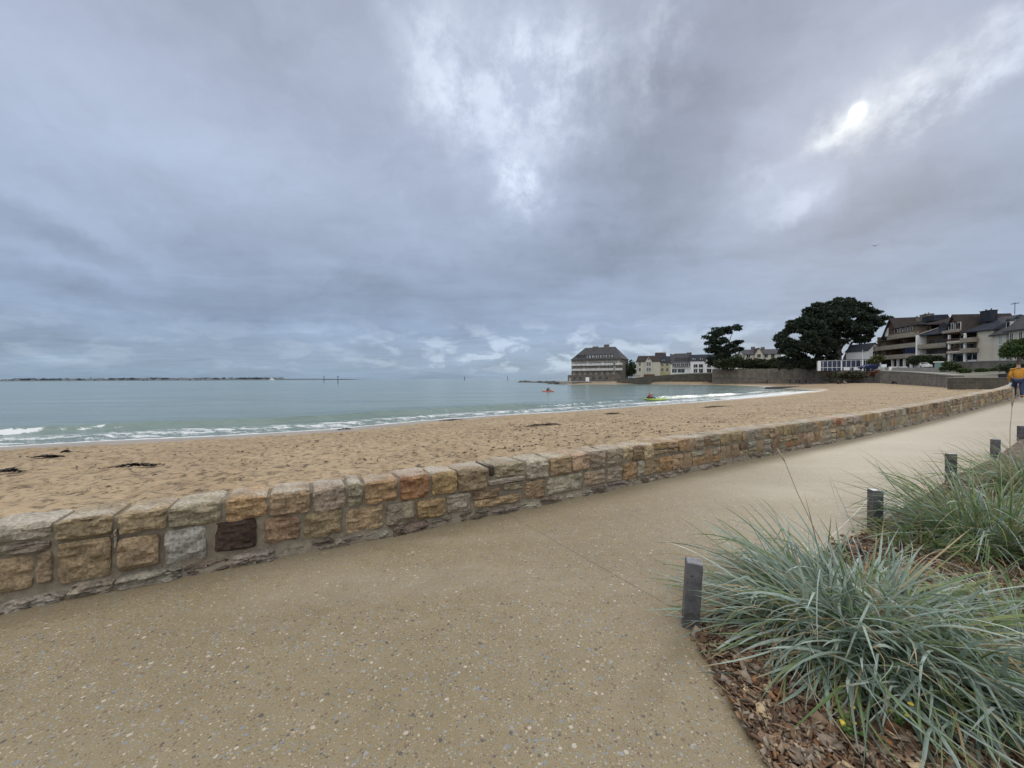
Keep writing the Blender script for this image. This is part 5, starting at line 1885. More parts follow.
# garden walls in front of the right-hand blocks
G1 = [at(954, 372.5, 84), at(980, 372.8, 76), at(1000, 373, 71), at(1050, 374, 62)]
wall_run('garden_wall', G1, [zt(954, 362.8, 84), zt(980, 361.6, 76), zt(1000, 361.2, 71), zt(1050, 360.5, 62)], .5, M['seawall'], 'grey garden wall with pale coping in front of the white apartment block', 'wall', cap=.14, inland=inl_)
G2 = [at(885, 371.5, 97), at(920, 371.3, 88), at(940, 371.5, 84)]
wall_run('parapet_wall', G2, [zt(885, 367.3, 97), zt(920, 367.6, 88), zt(940, 368, 84)], .4, M['concrete'], 'low pale parapet along the road below the brown apartments', 'wall', inland=inl_)

# ------------------------------------------------------------------ trees, hedges, bushes
def pads_crown(name, parent, pads, n, size, mat, seed, cols_, origin, spiky=0.0, lean=Vector((0, 0, 1))):
    """pads: (centre, radii); tufts of small leaf faces on and inside each pad"""
    g = np.random.default_rng(seed)
    vol = np.array([p[1][0] * p[1][2] for p in pads]); vol /= vol.sum()
    k = g.choice(len(pads), n, p=vol)
    C0 = np.array([p[0] for p in pads])[k]; Rr = np.array([p[1] for p in pads])[k]
    d = g.normal(size=(n, 3)); d /= np.linalg.norm(d, axis=1)[:, None]
    rad = g.random(n) ** .45 * (1 + .25 * (g.random(n) < .12))
    pos = C0 + d * Rr * rad[:, None]
    # clumping
    gate = fbm(pos[:, 0] * .55 + pos[:, 1] * .3, pos[:, 2] * .9 + pos[:, 1] * .4, 3)
    keep = gate > .40 - .2 * (rad < .6)
    pos = pos[keep]; d = d[keep]; kk = k[keep]; gate = gate[keep]
    n = len(pos)
    T = 3
    V_ = []; 
    out_ = d * np.array([1, 1, .6]) + np.array(lean) * (.5 + spiky) + g.normal(0, .35, (n, 3))
    out_ /= np.linalg.norm(out_, axis=1)[:, None]
    verts = []; faces = []; colr = []
    base_c = np.array(cols_)[g.integers(0, len(cols_), n)] * (.7 + .7 * g.random((n, 1)))
    for t_ in range(T):
        dirn = out_ + g.normal(0, .45, (n, 3)); dirn /= np.linalg.norm(dirn, axis=1)[:, None]
        sd_ = np.cross(dirn, g.normal(size=(n, 3))); sd_ /= np.linalg.norm(sd_, axis=1)[:, None] + 1e-6
        L_ = size * g.uniform(.6, 1.5, (n, 1)); Wd = L_ * g.uniform(.14, .30, (n, 1))
        p0 = pos; p1 = pos + dirn * L_ * .55 + sd_ * Wd; p2 = pos + dirn * L_; p3 = pos + dirn * L_ * .5 - sd_ * Wd
        verts.append(np.stack([p0, p1, p2, p3], 1).reshape(-1, 3)); colr.append(np.repeat(base_c, 4, 0))
    verts = np.concatenate(verts) - np.array(origin)
    colr = np.concatenate(colr)
    fc = np.arange(len(verts)).reshape(-1, 4)
    return npmesh(name, verts, fc, mat, parent, colors=colr)


def treeP(px, py, Y, rx, rz_, ry=None):
    c = at(px, py, Y)
    return (tuple(c), (rx * Y / F, (ry or rx) * Y / F, rz_ * Y / F))


dk = [(.012, .022, .014), (.02, .034, .02), (.034, .052, .026), (.016, .026, .02), (.05, .07, .035)]
# big cypress
Y0 = 134
ob = at(838, 371, Y0)
root = empty('large_cypress', ob, 0, 'large dark spreading cypress rising behind the sea wall', 'tree')
g = random.Random(5)
tr = MB()
o_ = Vector(ob)
trunkbase = Vector((0, 0, -1.5))
tips = [(812, 322), (825, 312), (845, 307), (862, 318), (795, 340), (850, 330), (830, 335), (805, 350), (838, 320)]
tr.tube([trunkbase, (0.1, 0, 2), at(839, 356, Y0) - o_, at(836, 345, Y0) - o_], [1.1, .9, .75, .5], 10)
tr.tube([trunkbase + Vector((-2.5, 1, 0)), at(829, 360, Y0 + 1) - o_, at(822, 345, Y0 + 1) - o_], [.8, .6, .4], 8)
tr.tube([trunkbase + Vector((1.2, -1, 0)), at(845, 358, Y0 - 1) - o_, at(852, 342, Y0 - 1) - o_], [.7, .5, .3], 8)
for (tx_, ty_) in tips:
    st = at(838, 354, Y0) - o_ if tx_ > 820 else at(826, 352, Y0 + 1) - o_
    en = at(tx_, ty_, Y0 + g.uniform(-6, 6)) - o_
    mid = st.lerp(en, .5) + Vector((g.uniform(-1, 1), g.uniform(-1, 1), g.uniform(-.5, 1)))
    tr.tube([st, mid, en], [.42, .26, .08], 6)
tr.build('trunk', M['bark'], root, smooth=True)
crown_px = [(775, 345), (777, 336), (786, 330), (790, 322), (800, 320), (806, 310), (815, 304), (828, 303), (838, 299.5), (850, 299), (858, 303), (866, 303), (870, 309), (880, 312), (886, 318),
            (880, 324), (872, 329), (874, 337), (866, 343), (858, 345), (852, 352), (843, 356), (835, 362), (815, 368), (790, 368), (778, 360), (781, 352)]
gq = np.random.default_rng(77)
cand = np.stack([gq.uniform(774, 887, 1500), gq.uniform(298, 369, 1500)], 1)
cin = inpoly(cand[:, 0], cand[:, 1], crown_px)
dbd, _ = polydist(cand[:, 0], cand[:, 1], crown_px + [crown_px[0]])
spads = []
for (cx_, cy_), a_, b_ in zip(cand, cin, dbd):
    if a_ and b_ > 1.5 and len(spads) < 250 and not (838 < cx_ < 872 and cy_ > 343):
        k_ = min(1, b_ / 14)
        spads.append(treeP(cx_, cy_, Y0 + gq.uniform(-7, 7) * (.3 + .7 * k_), gq.uniform(3.2, 6.0) * (.6 + .5 * k_), gq.uniform(1.3, 2.5)))
for (cx_, cy_) in crown_px[:17]:
    spads.append(treeP(cx_ + gq.uniform(-1, 1.5), cy_ + 1, Y0 + gq.uniform(-2, 2), gq.uniform(2.0, 4.5), gq.uniform(.7, 1.4)))
for px_ in range(784, 832, 5):
    spads.append(treeP(px_, 365 + gq.uniform(-2, 1.5), Y0 + gq.uniform(-3, 5), 5.5, 3.5))
pads = [treeP(812, 323, Y0, 13, 8), treeP(828, 313, Y0, 16, 8), treeP(845, 308, Y0 + 2, 17, 7), treeP(862, 316, Y0, 14, 6), treeP(868, 326, Y0, 14, 4.5),
        treeP(877, 319, Y0 - 2, 8, 2.2), treeP(884, 318, Y0 - 2, 4, 1.2), treeP(850, 322, Y0, 20, 7), treeP(826, 330, Y0, 20, 9), treeP(800, 334, Y0, 16, 8), treeP(789, 340, Y0, 11, 6),
        treeP(790, 352, Y0, 12, 8), treeP(806, 350, Y0, 18, 11), treeP(800, 363, Y0, 16, 5), treeP(824, 352, Y0 + 4, 14, 8), treeP(858, 336, Y0 + 2, 12, 4), treeP(870, 341, Y0 + 4, 7, 4),
        treeP(846, 352, Y0 + 6, 14, 6), treeP(832, 341, Y0 + 3, 16, 8), treeP(785, 344, Y0, 6, 3), treeP(780, 338, Y0, 4, 2)]
pads_crown('crown', root, spads, 46000, .8, M['pine'], 51, dk, ob, .6, Vector((.1, 0, .7)))

# windswept pine
Y0 = 168
ob = at(727, 369, Y0)
root = empty('windswept_pine', ob, 0, 'windswept dark pine leaning over the sea wall beside the white houses', 'tree')
tr = MB(); o_ = Vector(ob)
tr.tube([(0, 0, -1.2), at(726, 360, Y0) - o_, at(722, 350, Y0) - o_, at(719, 343, Y0) - o_], [.5, .42, .32, .2], 8)
tr.tube([at(724, 355, Y0) - o_, at(728, 345, Y0) - o_, at(733, 331, Y0) - o_], [.25, .2, .08], 6)
tr.tube([at(722, 350, Y0) - o_, at(714, 345, Y0) - o_], [.2, .08], 6)
tr.build('trunk', M['bark'], root, smooth=True)
pads = [treeP(712, 342, Y0, 5, 4), treeP(719, 335, Y0, 8, 4), treeP(728, 329, Y0, 9, 3), treeP(735, 327.5, Y0, 4, 1.8), treeP(716, 348, Y0, 6, 3),
        treeP(722, 354, Y0, 8, 3), treeP(712, 358.5, Y0, 5, 2.5), treeP(728, 347, Y0, 5, 3), treeP(724, 361, Y0, 8, 4), treeP(720, 341, Y0, 7, 4), treeP(725, 352, Y0, 8, 4), treeP(716, 352, Y0, 8, 4), treeP(718, 360, Y0, 9, 5), treeP(713, 338, Y0, 5, 4)]
gp_ = np.random.default_rng(3)
fine_ = []
for c_, r_3 in pads:
    for _ in range(8):
        fine_.append((tuple(np.array(c_) + gp_.normal(0, .5, 3) * np.array(r_3)), (r_3[0] * .45, r_3[1] * .45, r_3[2] * .35)))
pads_crown('crown', root, fine_, 14000, .65, M['pine'], 52, dk, ob, .2, Vector((.5, 0, .5)))
# small pine
ob = at(735, 366, 172)
root = empty('small_pine', ob, 0, 'small thin pine right of the windswept one', 'tree')
tr = MB(); o_ = Vector(ob)
tr.tube([(0, 0, -1), at(735.5, 352, 172) - o_, at(737, 344, 172) - o_], [.22, .18, .08], 6)
tr.build('trunk', M['bark'], root, smooth=True)
pads = [treeP(737, 342.5, 172, 4, 1.8), treeP(741, 341.8, 172, 3, 1), treeP(734, 346, 172, 3, 1.5), treeP(740, 349, 172, 3, 1.5)]
pads_crown('crown', root, pads, 2200, .5, M['pine'], 53, dk, ob)

lf = [(.03, .05, .018), (.045, .07, .022), (.05, .06, .025), (.025, .04, .02)]
lf2 = [(.05, .085, .02), (.07, .11, .03), (.04, .07, .02)]


def bush(name, label, cat, pads, n, size, seed, cols_, ob, group=None, stems=True):
    r_ = empty(name, ob, 0, label, cat, group)
    if stems:
        sm = MB()
        for c_, rr in pads[:6]:
            sm.tube([(c_[0] - ob[0], c_[1] - ob[1], min(-.3, c_[2] - ob[2] - rr[2] * 1.3)), (c_[0] - ob[0] + .1, c_[1] - ob[1], c_[2] - ob[2])], [.1, .04], 5)
        sm.build('stems', M['bark'], r_)
    pads_crown('foliage', r_, pads, n, size, M['leaf'], seed, cols_, ob)
    return r_


bush('hedge', 'long dark hedge on top of the tall sea wall left of the cypress', 'hedge', [treeP(px, 365 - .35 * (px % 7), 163, 7, 4.4) for px in range(722, 786, 6)], 7000, .8, 60, lf, at(750, 369, 163))
bush('hedge', 'dark undergrowth on the sea wall beneath the big cypress', 'undergrowth', [treeP(px, 366, 150 - (px - 786) * .35, 6, 4.2) for px in range(780, 824, 5)], 3600, .7, 59, lf, at(804, 369, 145))
bush('shrub', 'tall olive shrub behind the hedge under the windswept pine', 'shrub', [treeP(738, 359, 166, 6, 4), treeP(730, 361, 166, 5, 4)], 900, .6, 61, lf2, at(736, 368, 166))
bush('dark_tree', 'dark round tree between the stone hotel and the cream villa', 'tree', [treeP(631, 366, 206, 4.5, 5), treeP(629, 372, 206, 4, 5), treeP(633, 372, 206, 3, 3)], 900, .8, 62, lf, at(630, 380, 206))
bush('wall_creeper', 'brown-green plants hanging over the rubble sea wall', 'shrub', [treeP(px, 374.5 + (px % 5) * .5, 118 - (px - 835) * .45, 5, 2.2) for px in range(832, 874, 6)], 2200, .45, 63, [(.06, .06, .03), (.08, .055, .035), (.04, .06, .02)], at(850, 383, 112), stems=False)
bush('wall_creeper', 'reddish shrub beside the white post at the right end of the terrace', 'shrub', [treeP(873, 374, 98, 4, 3), treeP(876, 372.5, 98, 3, 2.4)], 500, .4, 64, [(.16, .05, .035), (.12, .06, .03), (.2, .09, .06)], at(874, 380, 98), stems=False)
bush('round_shrub', 'yellow-green shrub in front of the brown block entrance left side', 'shrub', [treeP(877, 359, 113, 5, 3.5), treeP(872, 362, 113, 4, 2)], 500, .45, 65, [(.10, .10, .03), (.07, .09, .03)], at(876, 368, 113))
bush('hedge', 'clipped dark hedge below the middle apartment block behind the parked white car', 'hedge', [treeP(px, 360.5, 97, 4, 4) for px in range(914, 940, 4)], 2600, .45, 66, lf, at(925, 369, 97))
bush('round_shrub', 'bushy green shrub beside the pale kiosk at the garden wall', 'shrub', [treeP(949, 366, 82, 5, 4), treeP(944, 369, 82, 5, 3), treeP(955, 368, 82, 4, 3)], 1300, .35, 67, lf2, at(949, 373, 82))
for k_, (px, lab) in enumerate([(963, 'low shrub at the garden wall foot, left of three'), (981, 'low shrub at the garden wall foot, middle of three'), (993, 'low shrub at the garden wall foot, right of three')]):
    bush('low_shrub', lab, 'shrub', [treeP(px, 371, 72, 4, 1.8), treeP(px + 3, 371.6, 72, 3, 1.6)], 420, .3, 68 + k_, lf2, at(px, 373, 72), 'low shrubs at the garden wall foot')
Y0 = 62
ob = at(1019, 372, Y0)
root = empty('garden_tree', ob, 0, 'rounded green garden tree in front of the ivory building above the walker', 'tree')
tr = MB(); o_ = Vector(ob)
tr.tube([(0, 0, -1), at(1019, 362, Y0) - o_, at(1018, 355, Y0) - o_], [.3, .22, .12], 7)
tr.tube([at(1019, 362, Y0) - o_, at(1026, 353, Y0) - o_], [.15, .06], 6)
tr.build('trunk', M['bark'], root, smooth=True)
pads = [treeP(1012, 350, Y0, 7, 5), treeP(1020, 345, Y0, 9, 5), treeP(1030, 349, Y0, 10, 6), treeP(1008, 355, Y0, 5, 3), treeP(1020, 353, Y0, 10, 5), treeP(1036, 356, Y0, 8, 5)]
pads_crown('crown', root, pads, 4200, .38, M['leaf'], 71, lf2, ob, .1)

# shrub at the block's top (right edge)
bush('hedge', 'clipped hedge above the ramp wall behind the walker', 'hedge', [treeP(px, 368.5, 56, 8, 3.4) for px in range(1008, 1052, 8)], 2200, .3, 72, lf, at(1026, 374, 56))

# ------------------------------------------------------------------ cars and street things
def car(name, label, loc, rz, paint, van=False):
    root = empty(name, loc, rz, label, 'car')
    L_, Wd, H_ = (4.3, 1.75, 1.5) if not van else (4.6, 1.85, 1.9)
    b_ = MB()
    prof = [(-L_ / 2, .35), (-L_ / 2, .85), (-L_ / 2 + .25, .95), (-L_ * .22, 1.0), (-L_ * .08, H_ - .05), (L_ * .25, H_), (L_ * .42, 1.0), (L_ / 2, .9), (L_ / 2, .35)]
    if van: prof[6] = (L_ * .46, 1.15)
    n = len(prof)
    vs = []
    for yy in (-1, -.86, .86, 1):
        for (x, z) in prof:
            sh = .80 if z > 1.05 else 1.0
            sc_ = 1 if abs(yy) < 1 else 1
            vs.append((x, yy * Wd / 2 * sh, z if abs(yy) < 1 else max(.35, z - .06)))
    fs = []
    for j in range(3):
        for i in range(n):
            i2 = (i + 1) % n
            fs.append((j * n + i, j * n + i2, (j + 1) * n + i2, (j + 1) * n + i))
    fs.append(tuple(range(n))); fs.append(tuple(range(4 * n - 1, 3 * n - 1, -1)))
    b_.add(vs, fs)
    b_.build('body', paint, root, bevel=.05)
    wn_ = MB()
    for s_ in (-1, 1):
        y_ = s_ * (Wd / 2 * .9)
        wn_.add([(-L_ * .17, y_, 1.0), (L_ * .36, y_, 1.02), (L_ * .24, y_ * .9, H_ - .12), (-L_ * .07, y_ * .9, H_ - .14),
                 (-L_ * .17, y_ * .7, 1.0), (L_ * .36, y_ * .7, 1.02), (L_ * .24, y_ * .7, H_ - .12), (-L_ * .07, y_ * .7, H_ - .14)],
                [(0, 1, 2, 3), (4, 7, 6, 5), (0, 4, 5, 1), (1, 5, 6, 2), (2, 6, 7, 3), (3, 7, 4, 0)])
    wn_.add([(-L_ * .225, -.65, 1.03), (-L_ * .225, .65, 1.03), (-L_ * .09, .6, H_ - .1), (-L_ * .09, -.6, H_ - .1)], [(0, 1, 2, 3)])
    wn_.build('windows', M['glass'], root)
    for x in (-L_ * .31, L_ * .31):
        for s_ in (-1, 1):
            MB().tube([(x, s_ * (Wd / 2 - .2), .31), (x, s_ * (Wd / 2 + .01), .31)], .31, 16).build('wheel', M['rubber'], root)
    for s_ in (-1, 1):
        MB().box(-L_ / 2 - .03, -L_ / 2 + .08, s_ * .62 - .16, s_ * .62 + .16, .68, .84).build('headlight', M['carlight'], root)
    return root


def ground_py(px, py, Y):
    return at(px, py, Y)


car('parked_car', 'dark blue parked car just right of the glazed terrace', at(868, 369.6, 106), .15, M['carblue'])
car('parked_car', 'white parked car in front of the dark hedge', at(923, 368.6, 96), 1.1, M['carwhite'])
kk = empty('kiosk', at(942, 371, 86), .2, 'small pale green and white cabin beside the shrub on the promenade', 'kiosk')
MB().box(-.9, .9, -.8, .8, 0, 1.9).build('cabin', M['green'], kk, bevel=.03)
MB().box(-1.05, 1.05, -.95, .95, 1.903, 2.1).build('lid', M['white'], kk, bevel=.03)
fp = empty('flag_mast', at(862.5, 371, 112), 0, 'slim white mast at the right end of the glazed terrace', 'mast')
MB().tube([(0, 0, 0), (0, 0, 3.2)], [.22, .2], 10).build('base', M['white'], fp)
MB().tube([(0, 0, 3.2), (0, 0, 6.2)], [.09, .05], 8).build('pole', M['whitepaint'], fp)
for k_, (px, lab) in enumerate([(893, 'white road barrier panel below the brown apartments, left of two'), (903, 'white road barrier panel below the brown apartments, right of two')]):
    r_ = empty('barrier', at(px, 370.6, 95), 0, lab, 'barrier', 'white barriers on the promenade')
    MB().box(-1.0, 1.0, -.05, .05, .25, .95).build('panel', M['white'], r_, bevel=.02)
    for x in (-.8, .8):
        MB().box(x - .05, x + .05, -.25, .25, 0, .249).build('foot', M['white'], r_)

# boulders at the foot of the rubble wall
gg_ = np.random.default_rng(8)
for k_ in range(7):
    px = 826 + k_ * 8 + gg_.uniform(-2, 2); Yb = np.interp(px, [828, 848, 866, 880], [126, 114, 102, 91])
    p = at(px, 383.6, Yb)
    u, v = np.meshgrid(np.linspace(0, np.pi, 7), np.linspace(0, 2 * np.pi, 10, endpoint=False), indexing='ij')
    s_ = gg_.uniform(.5, 1.0)
    r_ = s_ * (1 + .35 * (gg_.random(u.shape) - .5))
    V_ = np.stack([r_ * np.sin(u) * np.cos(v) * 1.4, r_ * np.sin(u) * np.sin(v), r_ * np.cos(u) * .7], 2).reshape(-1, 3)
    F_ = [(i * 10 + j, (i + 1) * 10 + j, (i + 1) * 10 + (j + 1) % 10, i * 10 + (j + 1) % 10) for i in range(6) for j in range(10)]
    o = npmesh('boulder', V_, F_, M['reef'], loc=tuple(p))
    tag(o, 'dark boulder lying on the sand at the foot of the overgrown rubble wall', 'boulder', 'boulders under the rubble wall')

# ------------------------------------------------------------------ far coast
g = np.random.default_rng(14)
YC = 2600
nx = 420
xs = np.linspace(at(-60, 380, YC).x, at(322, 380, YC).x, nx)
top = 5.5 + 9 * np.clip(fbm(xs * .004, xs * 0 + 2, 3) - .3, 0, 1)
fade = np.clip((xs[-1] - xs) / 500, 0, 1) ** .35
V_ = []
rows = [(-60, -3), (0, 1.0), (60, None), (500, None), (900, -4)]
for (dy, hz0) in rows:
    for i in range(nx):
        z_ = hz0 if hz0 is not None else 1 + top[i] * fade[i]
        V_.append((xs[i], YC + dy, z_ if dy != 0 else SEA + 1.6 * fade[i] + .8))
F_ = [(r_ * nx + i, r_ * nx + i + 1, (r_ + 1) * nx + i + 1, (r_ + 1) * nx + i) for r_ in range(4) for i in range(nx - 1)]
M['farland'] = rock_mat('far_land', (.06, .08, .09), (.11, .13, .135), .02, .2)
tag(npmesh('far_shore', V_, F_, M['farland']), kind='structure')
# woods on it, one mass
fw = []
for k_ in range(300):
    px = g.choice([g.uniform(-40, 300), g.normal(120, 9), g.normal(200, 18), g.normal(60, 20), g.normal(25, 6), g.normal(255, 12), g.normal(155, 8)])
    c = at(min(px, 312), 380, YC + g.uniform(40, 90)); s_ = g.uniform(4, 9)
    fw.append(((c.x, c.y, 6 + s_ * .5), (s_ * 2.2, s_, s_ * .8)))
M['farwood'] = vcol_mat('far_wood', .9, .05, .2)
o = pads_crown('far_woods', None, fw, 9000, 4.5, M['farwood'], 80, [(.07, .09, .105), (.085, .105, .12), (.10, .12, .13)], (0, 0, 0))
tag(o, 'dark tree masses along the low far shore across the water', 'woods', kind='stuff')
M['farwhite'] = plain('far_render', (.30, .32, .34), .8, 0, .1)
M['farroof'] = plain('far_roof', (.13, .14, .16), .8)
proto = None
for k_ in range(46):
    px = g.choice([g.uniform(0, 280), g.normal(200, 12), g.normal(85, 14), g.normal(145, 8)])
    px = min(max(px, -5), 300)
    c = at(px, 380, YC - g.uniform(-45, 10))
    if proto is None:
        mb = MB().box(-7, 7, -4, 4, -2, 5.0)
        mb.add([(-7.3, -4.4, 5.0), (7.3, -4.4, 5.0), (7.3, 4.4, 5.0), (-7.3, 4.4, 5.0), (-7.3, 0, 8.6), (7.3, 0, 8.6)], [(0, 1, 5, 4), (2, 3, 4, 5), (1, 2, 5), (3, 0, 4), (0, 3, 2, 1)], 1)
        o = proto = mb.build('far_house', [M['farwhite'], M['farroof']])
    else:
        o = proto.copy(); COL.objects.link(o)
    s_ = g.uniform(.6, 1.3)
    s_ *= 1.3
    o.location = (c.x, YC - g.uniform(5, 40), 2.0); o.scale = (s_ * g.uniform(.8, 1.8), s_, s_)
    o.rotation_euler = (0, 0, g.uniform(-.3, .3))
    tag(o, 'tiny pale house among the trees on the low far shore', 'house', 'tiny houses on the far shore')

# sea marks, sailing boat, bird
def beacon(px, py0, py1, Y, label, r=.35, topmark=True):
    b_ = at(px, py1, Y)
    rt_ = empty('sea_beacon', (b_.x, b_.y, SEA - .5), 0, label, 'sea mark', 'pole beacons out on the water')
    h_ = pxh(py1 - py0, Y) + .5
    MB().tube([(0, 0, 0), (0, 0, h_)], [r, r * .7], 8).build('pole', M['black'], rt_)
    MB().tube([(0, 0, h_ - r * 3), (0, 0, h_), (0, 0, h_ + r * 2)], [r * .7, r * 1.8, .05], 8).build('topmark', M['black'], rt_)


Yb = lambda py: (CAMZ - SEA) * F / max(.5, (py - 378.6))
beacon(324, 376.8, 382.6, 420, 'dark pole beacon left of two close together off the far shore tip', .30)
beacon(338, 377.2, 384.2, 290, 'dark pole beacon right of the pair, standing lower and nearer', .25)
beacon(464.5, 377, 380.2, 800, 'small dark beacon alone on the horizon left of the wave crest', .6)
beacon(507.5, 377.2, 380.8, 650, 'thin pale beacon nearest the rock reef', .4)
b_ = at(271.5, 380.2, 1200)
rt_ = empty('sailing_boat', (b_.x, b_.y, SEA), .4, 'white sailing boat far out near the tip of the low shore', 'boat')
hb = MB(); hb.add([(-6, -1.5, 0), (6, -1.6, 0), (9, 0, .3), (6, 1.6, 0), (-6, 1.5, 0), (-6.2, -1.8, 1.6), (6, -2, 1.7), (10, 0, 2.0), (6, 2, 1.7), (-6.2, 1.8, 1.6)],
                  [(0, 4, 3, 2, 1), (5, 6, 7, 8, 9), (0, 1, 6, 5), (1, 2, 7, 6), (2, 3, 8, 7), (3, 4, 9, 8), (4, 0, 5, 9)])
hb.build('hull', M['white'], rt_)
MB().tube([(1, 0, 1.7), (1, 0, 12)], .12, 6).build('mast', M['whitepaint'], rt_)
MB().add([(.8, -.03, 2.8), (-5, -.3, 2.8), (.8, -.03, 11.8), (.8, .03, 2.8), (-5, -.2, 2.8), (.8, .03, 11.8)], [(0, 2, 1), (3, 4, 5), (0, 1, 4, 3), (1, 2, 5, 4), (2, 0, 3, 5)]).build('mainsail', M['sail'], rt_)
MB().add([(1.3, -.03, 2.4), (9, -.1, 2.2), (1.3, -.03, 10), (1.3, .03, 2.4), (9, 0, 2.2), (1.3, .03, 10)], [(0, 1, 2), (3, 5, 4), (0, 3, 4, 1), (1, 4, 5, 2), (2, 5, 3, 0)]).build('jib', M['sail'], rt_)
gb = MB()
gb.tube([(-.25, 0, 0), (-.1, 0, .02), (.1, 0, .02), (.25, 0, 0)], [.01, .06, .06, .015], 8)
for s_ in (-1, 1):
    gb.add([(-.08, 0, .03), (.1, 0, .03), (.08, s_ * .3, .14), (-.04, s_ * .3, .14), (-.12, s_ * .62, .06)], [(0, 1, 2, 3), (3, 2, 4)])
o = gb.build('gull', M['bird'], loc=at(875, 246, 70)); o.rotation_euler = (0, .2, .8)
tag(o, 'tiny gull gliding in the sky above the big cypress', 'bird')

# ------------------------------------------------------------------ people
def skinned(name, joints, edges, mat, parent, sub=1, root=0):
    """joints: name -> (x,y,z,r)"""
    names = list(joints)
    me = bpy.data.meshes.new(name)
    me.from_pydata([joints[k][:3] for k in names], [(names.index(a), names.index(b)) for a, b in edges], [])
    tmp = bpy.data.objects.new(name + '_skel', me)
    COL.objects.link(tmp)
    md = tmp.modifiers.new('skin', 'SKIN'); md.use_smooth_shade = True
    for i, k in enumerate(names):
        r = joints[k][3]
        r = r if isinstance(r, tuple) else (r, r)
        sv = me.skin_vertices[0].data[i]
        sv.radius = r
        sv.use_root = (i == root)
    ms_ = tmp.modifiers.new('sub', 'SUBSURF'); ms_.levels = sub; ms_.render_levels = sub
    dg = bpy.context.evaluated_depsgraph_get()
    ev = tmp.evaluated_get(dg)
    nm = bpy.data.meshes.new_from_object(ev)
    nm.name = name
    nm.materials.clear(); nm.materials.append(mat)
    for p in nm.polygons: p.use_smooth = True
    bpy.data.objects.remove(tmp)
    bpy.data.meshes.remove(me)
    o = bpy.data.objects.new(name, nm)
    COL.objects.link(o)
    o.parent = parent
    return o


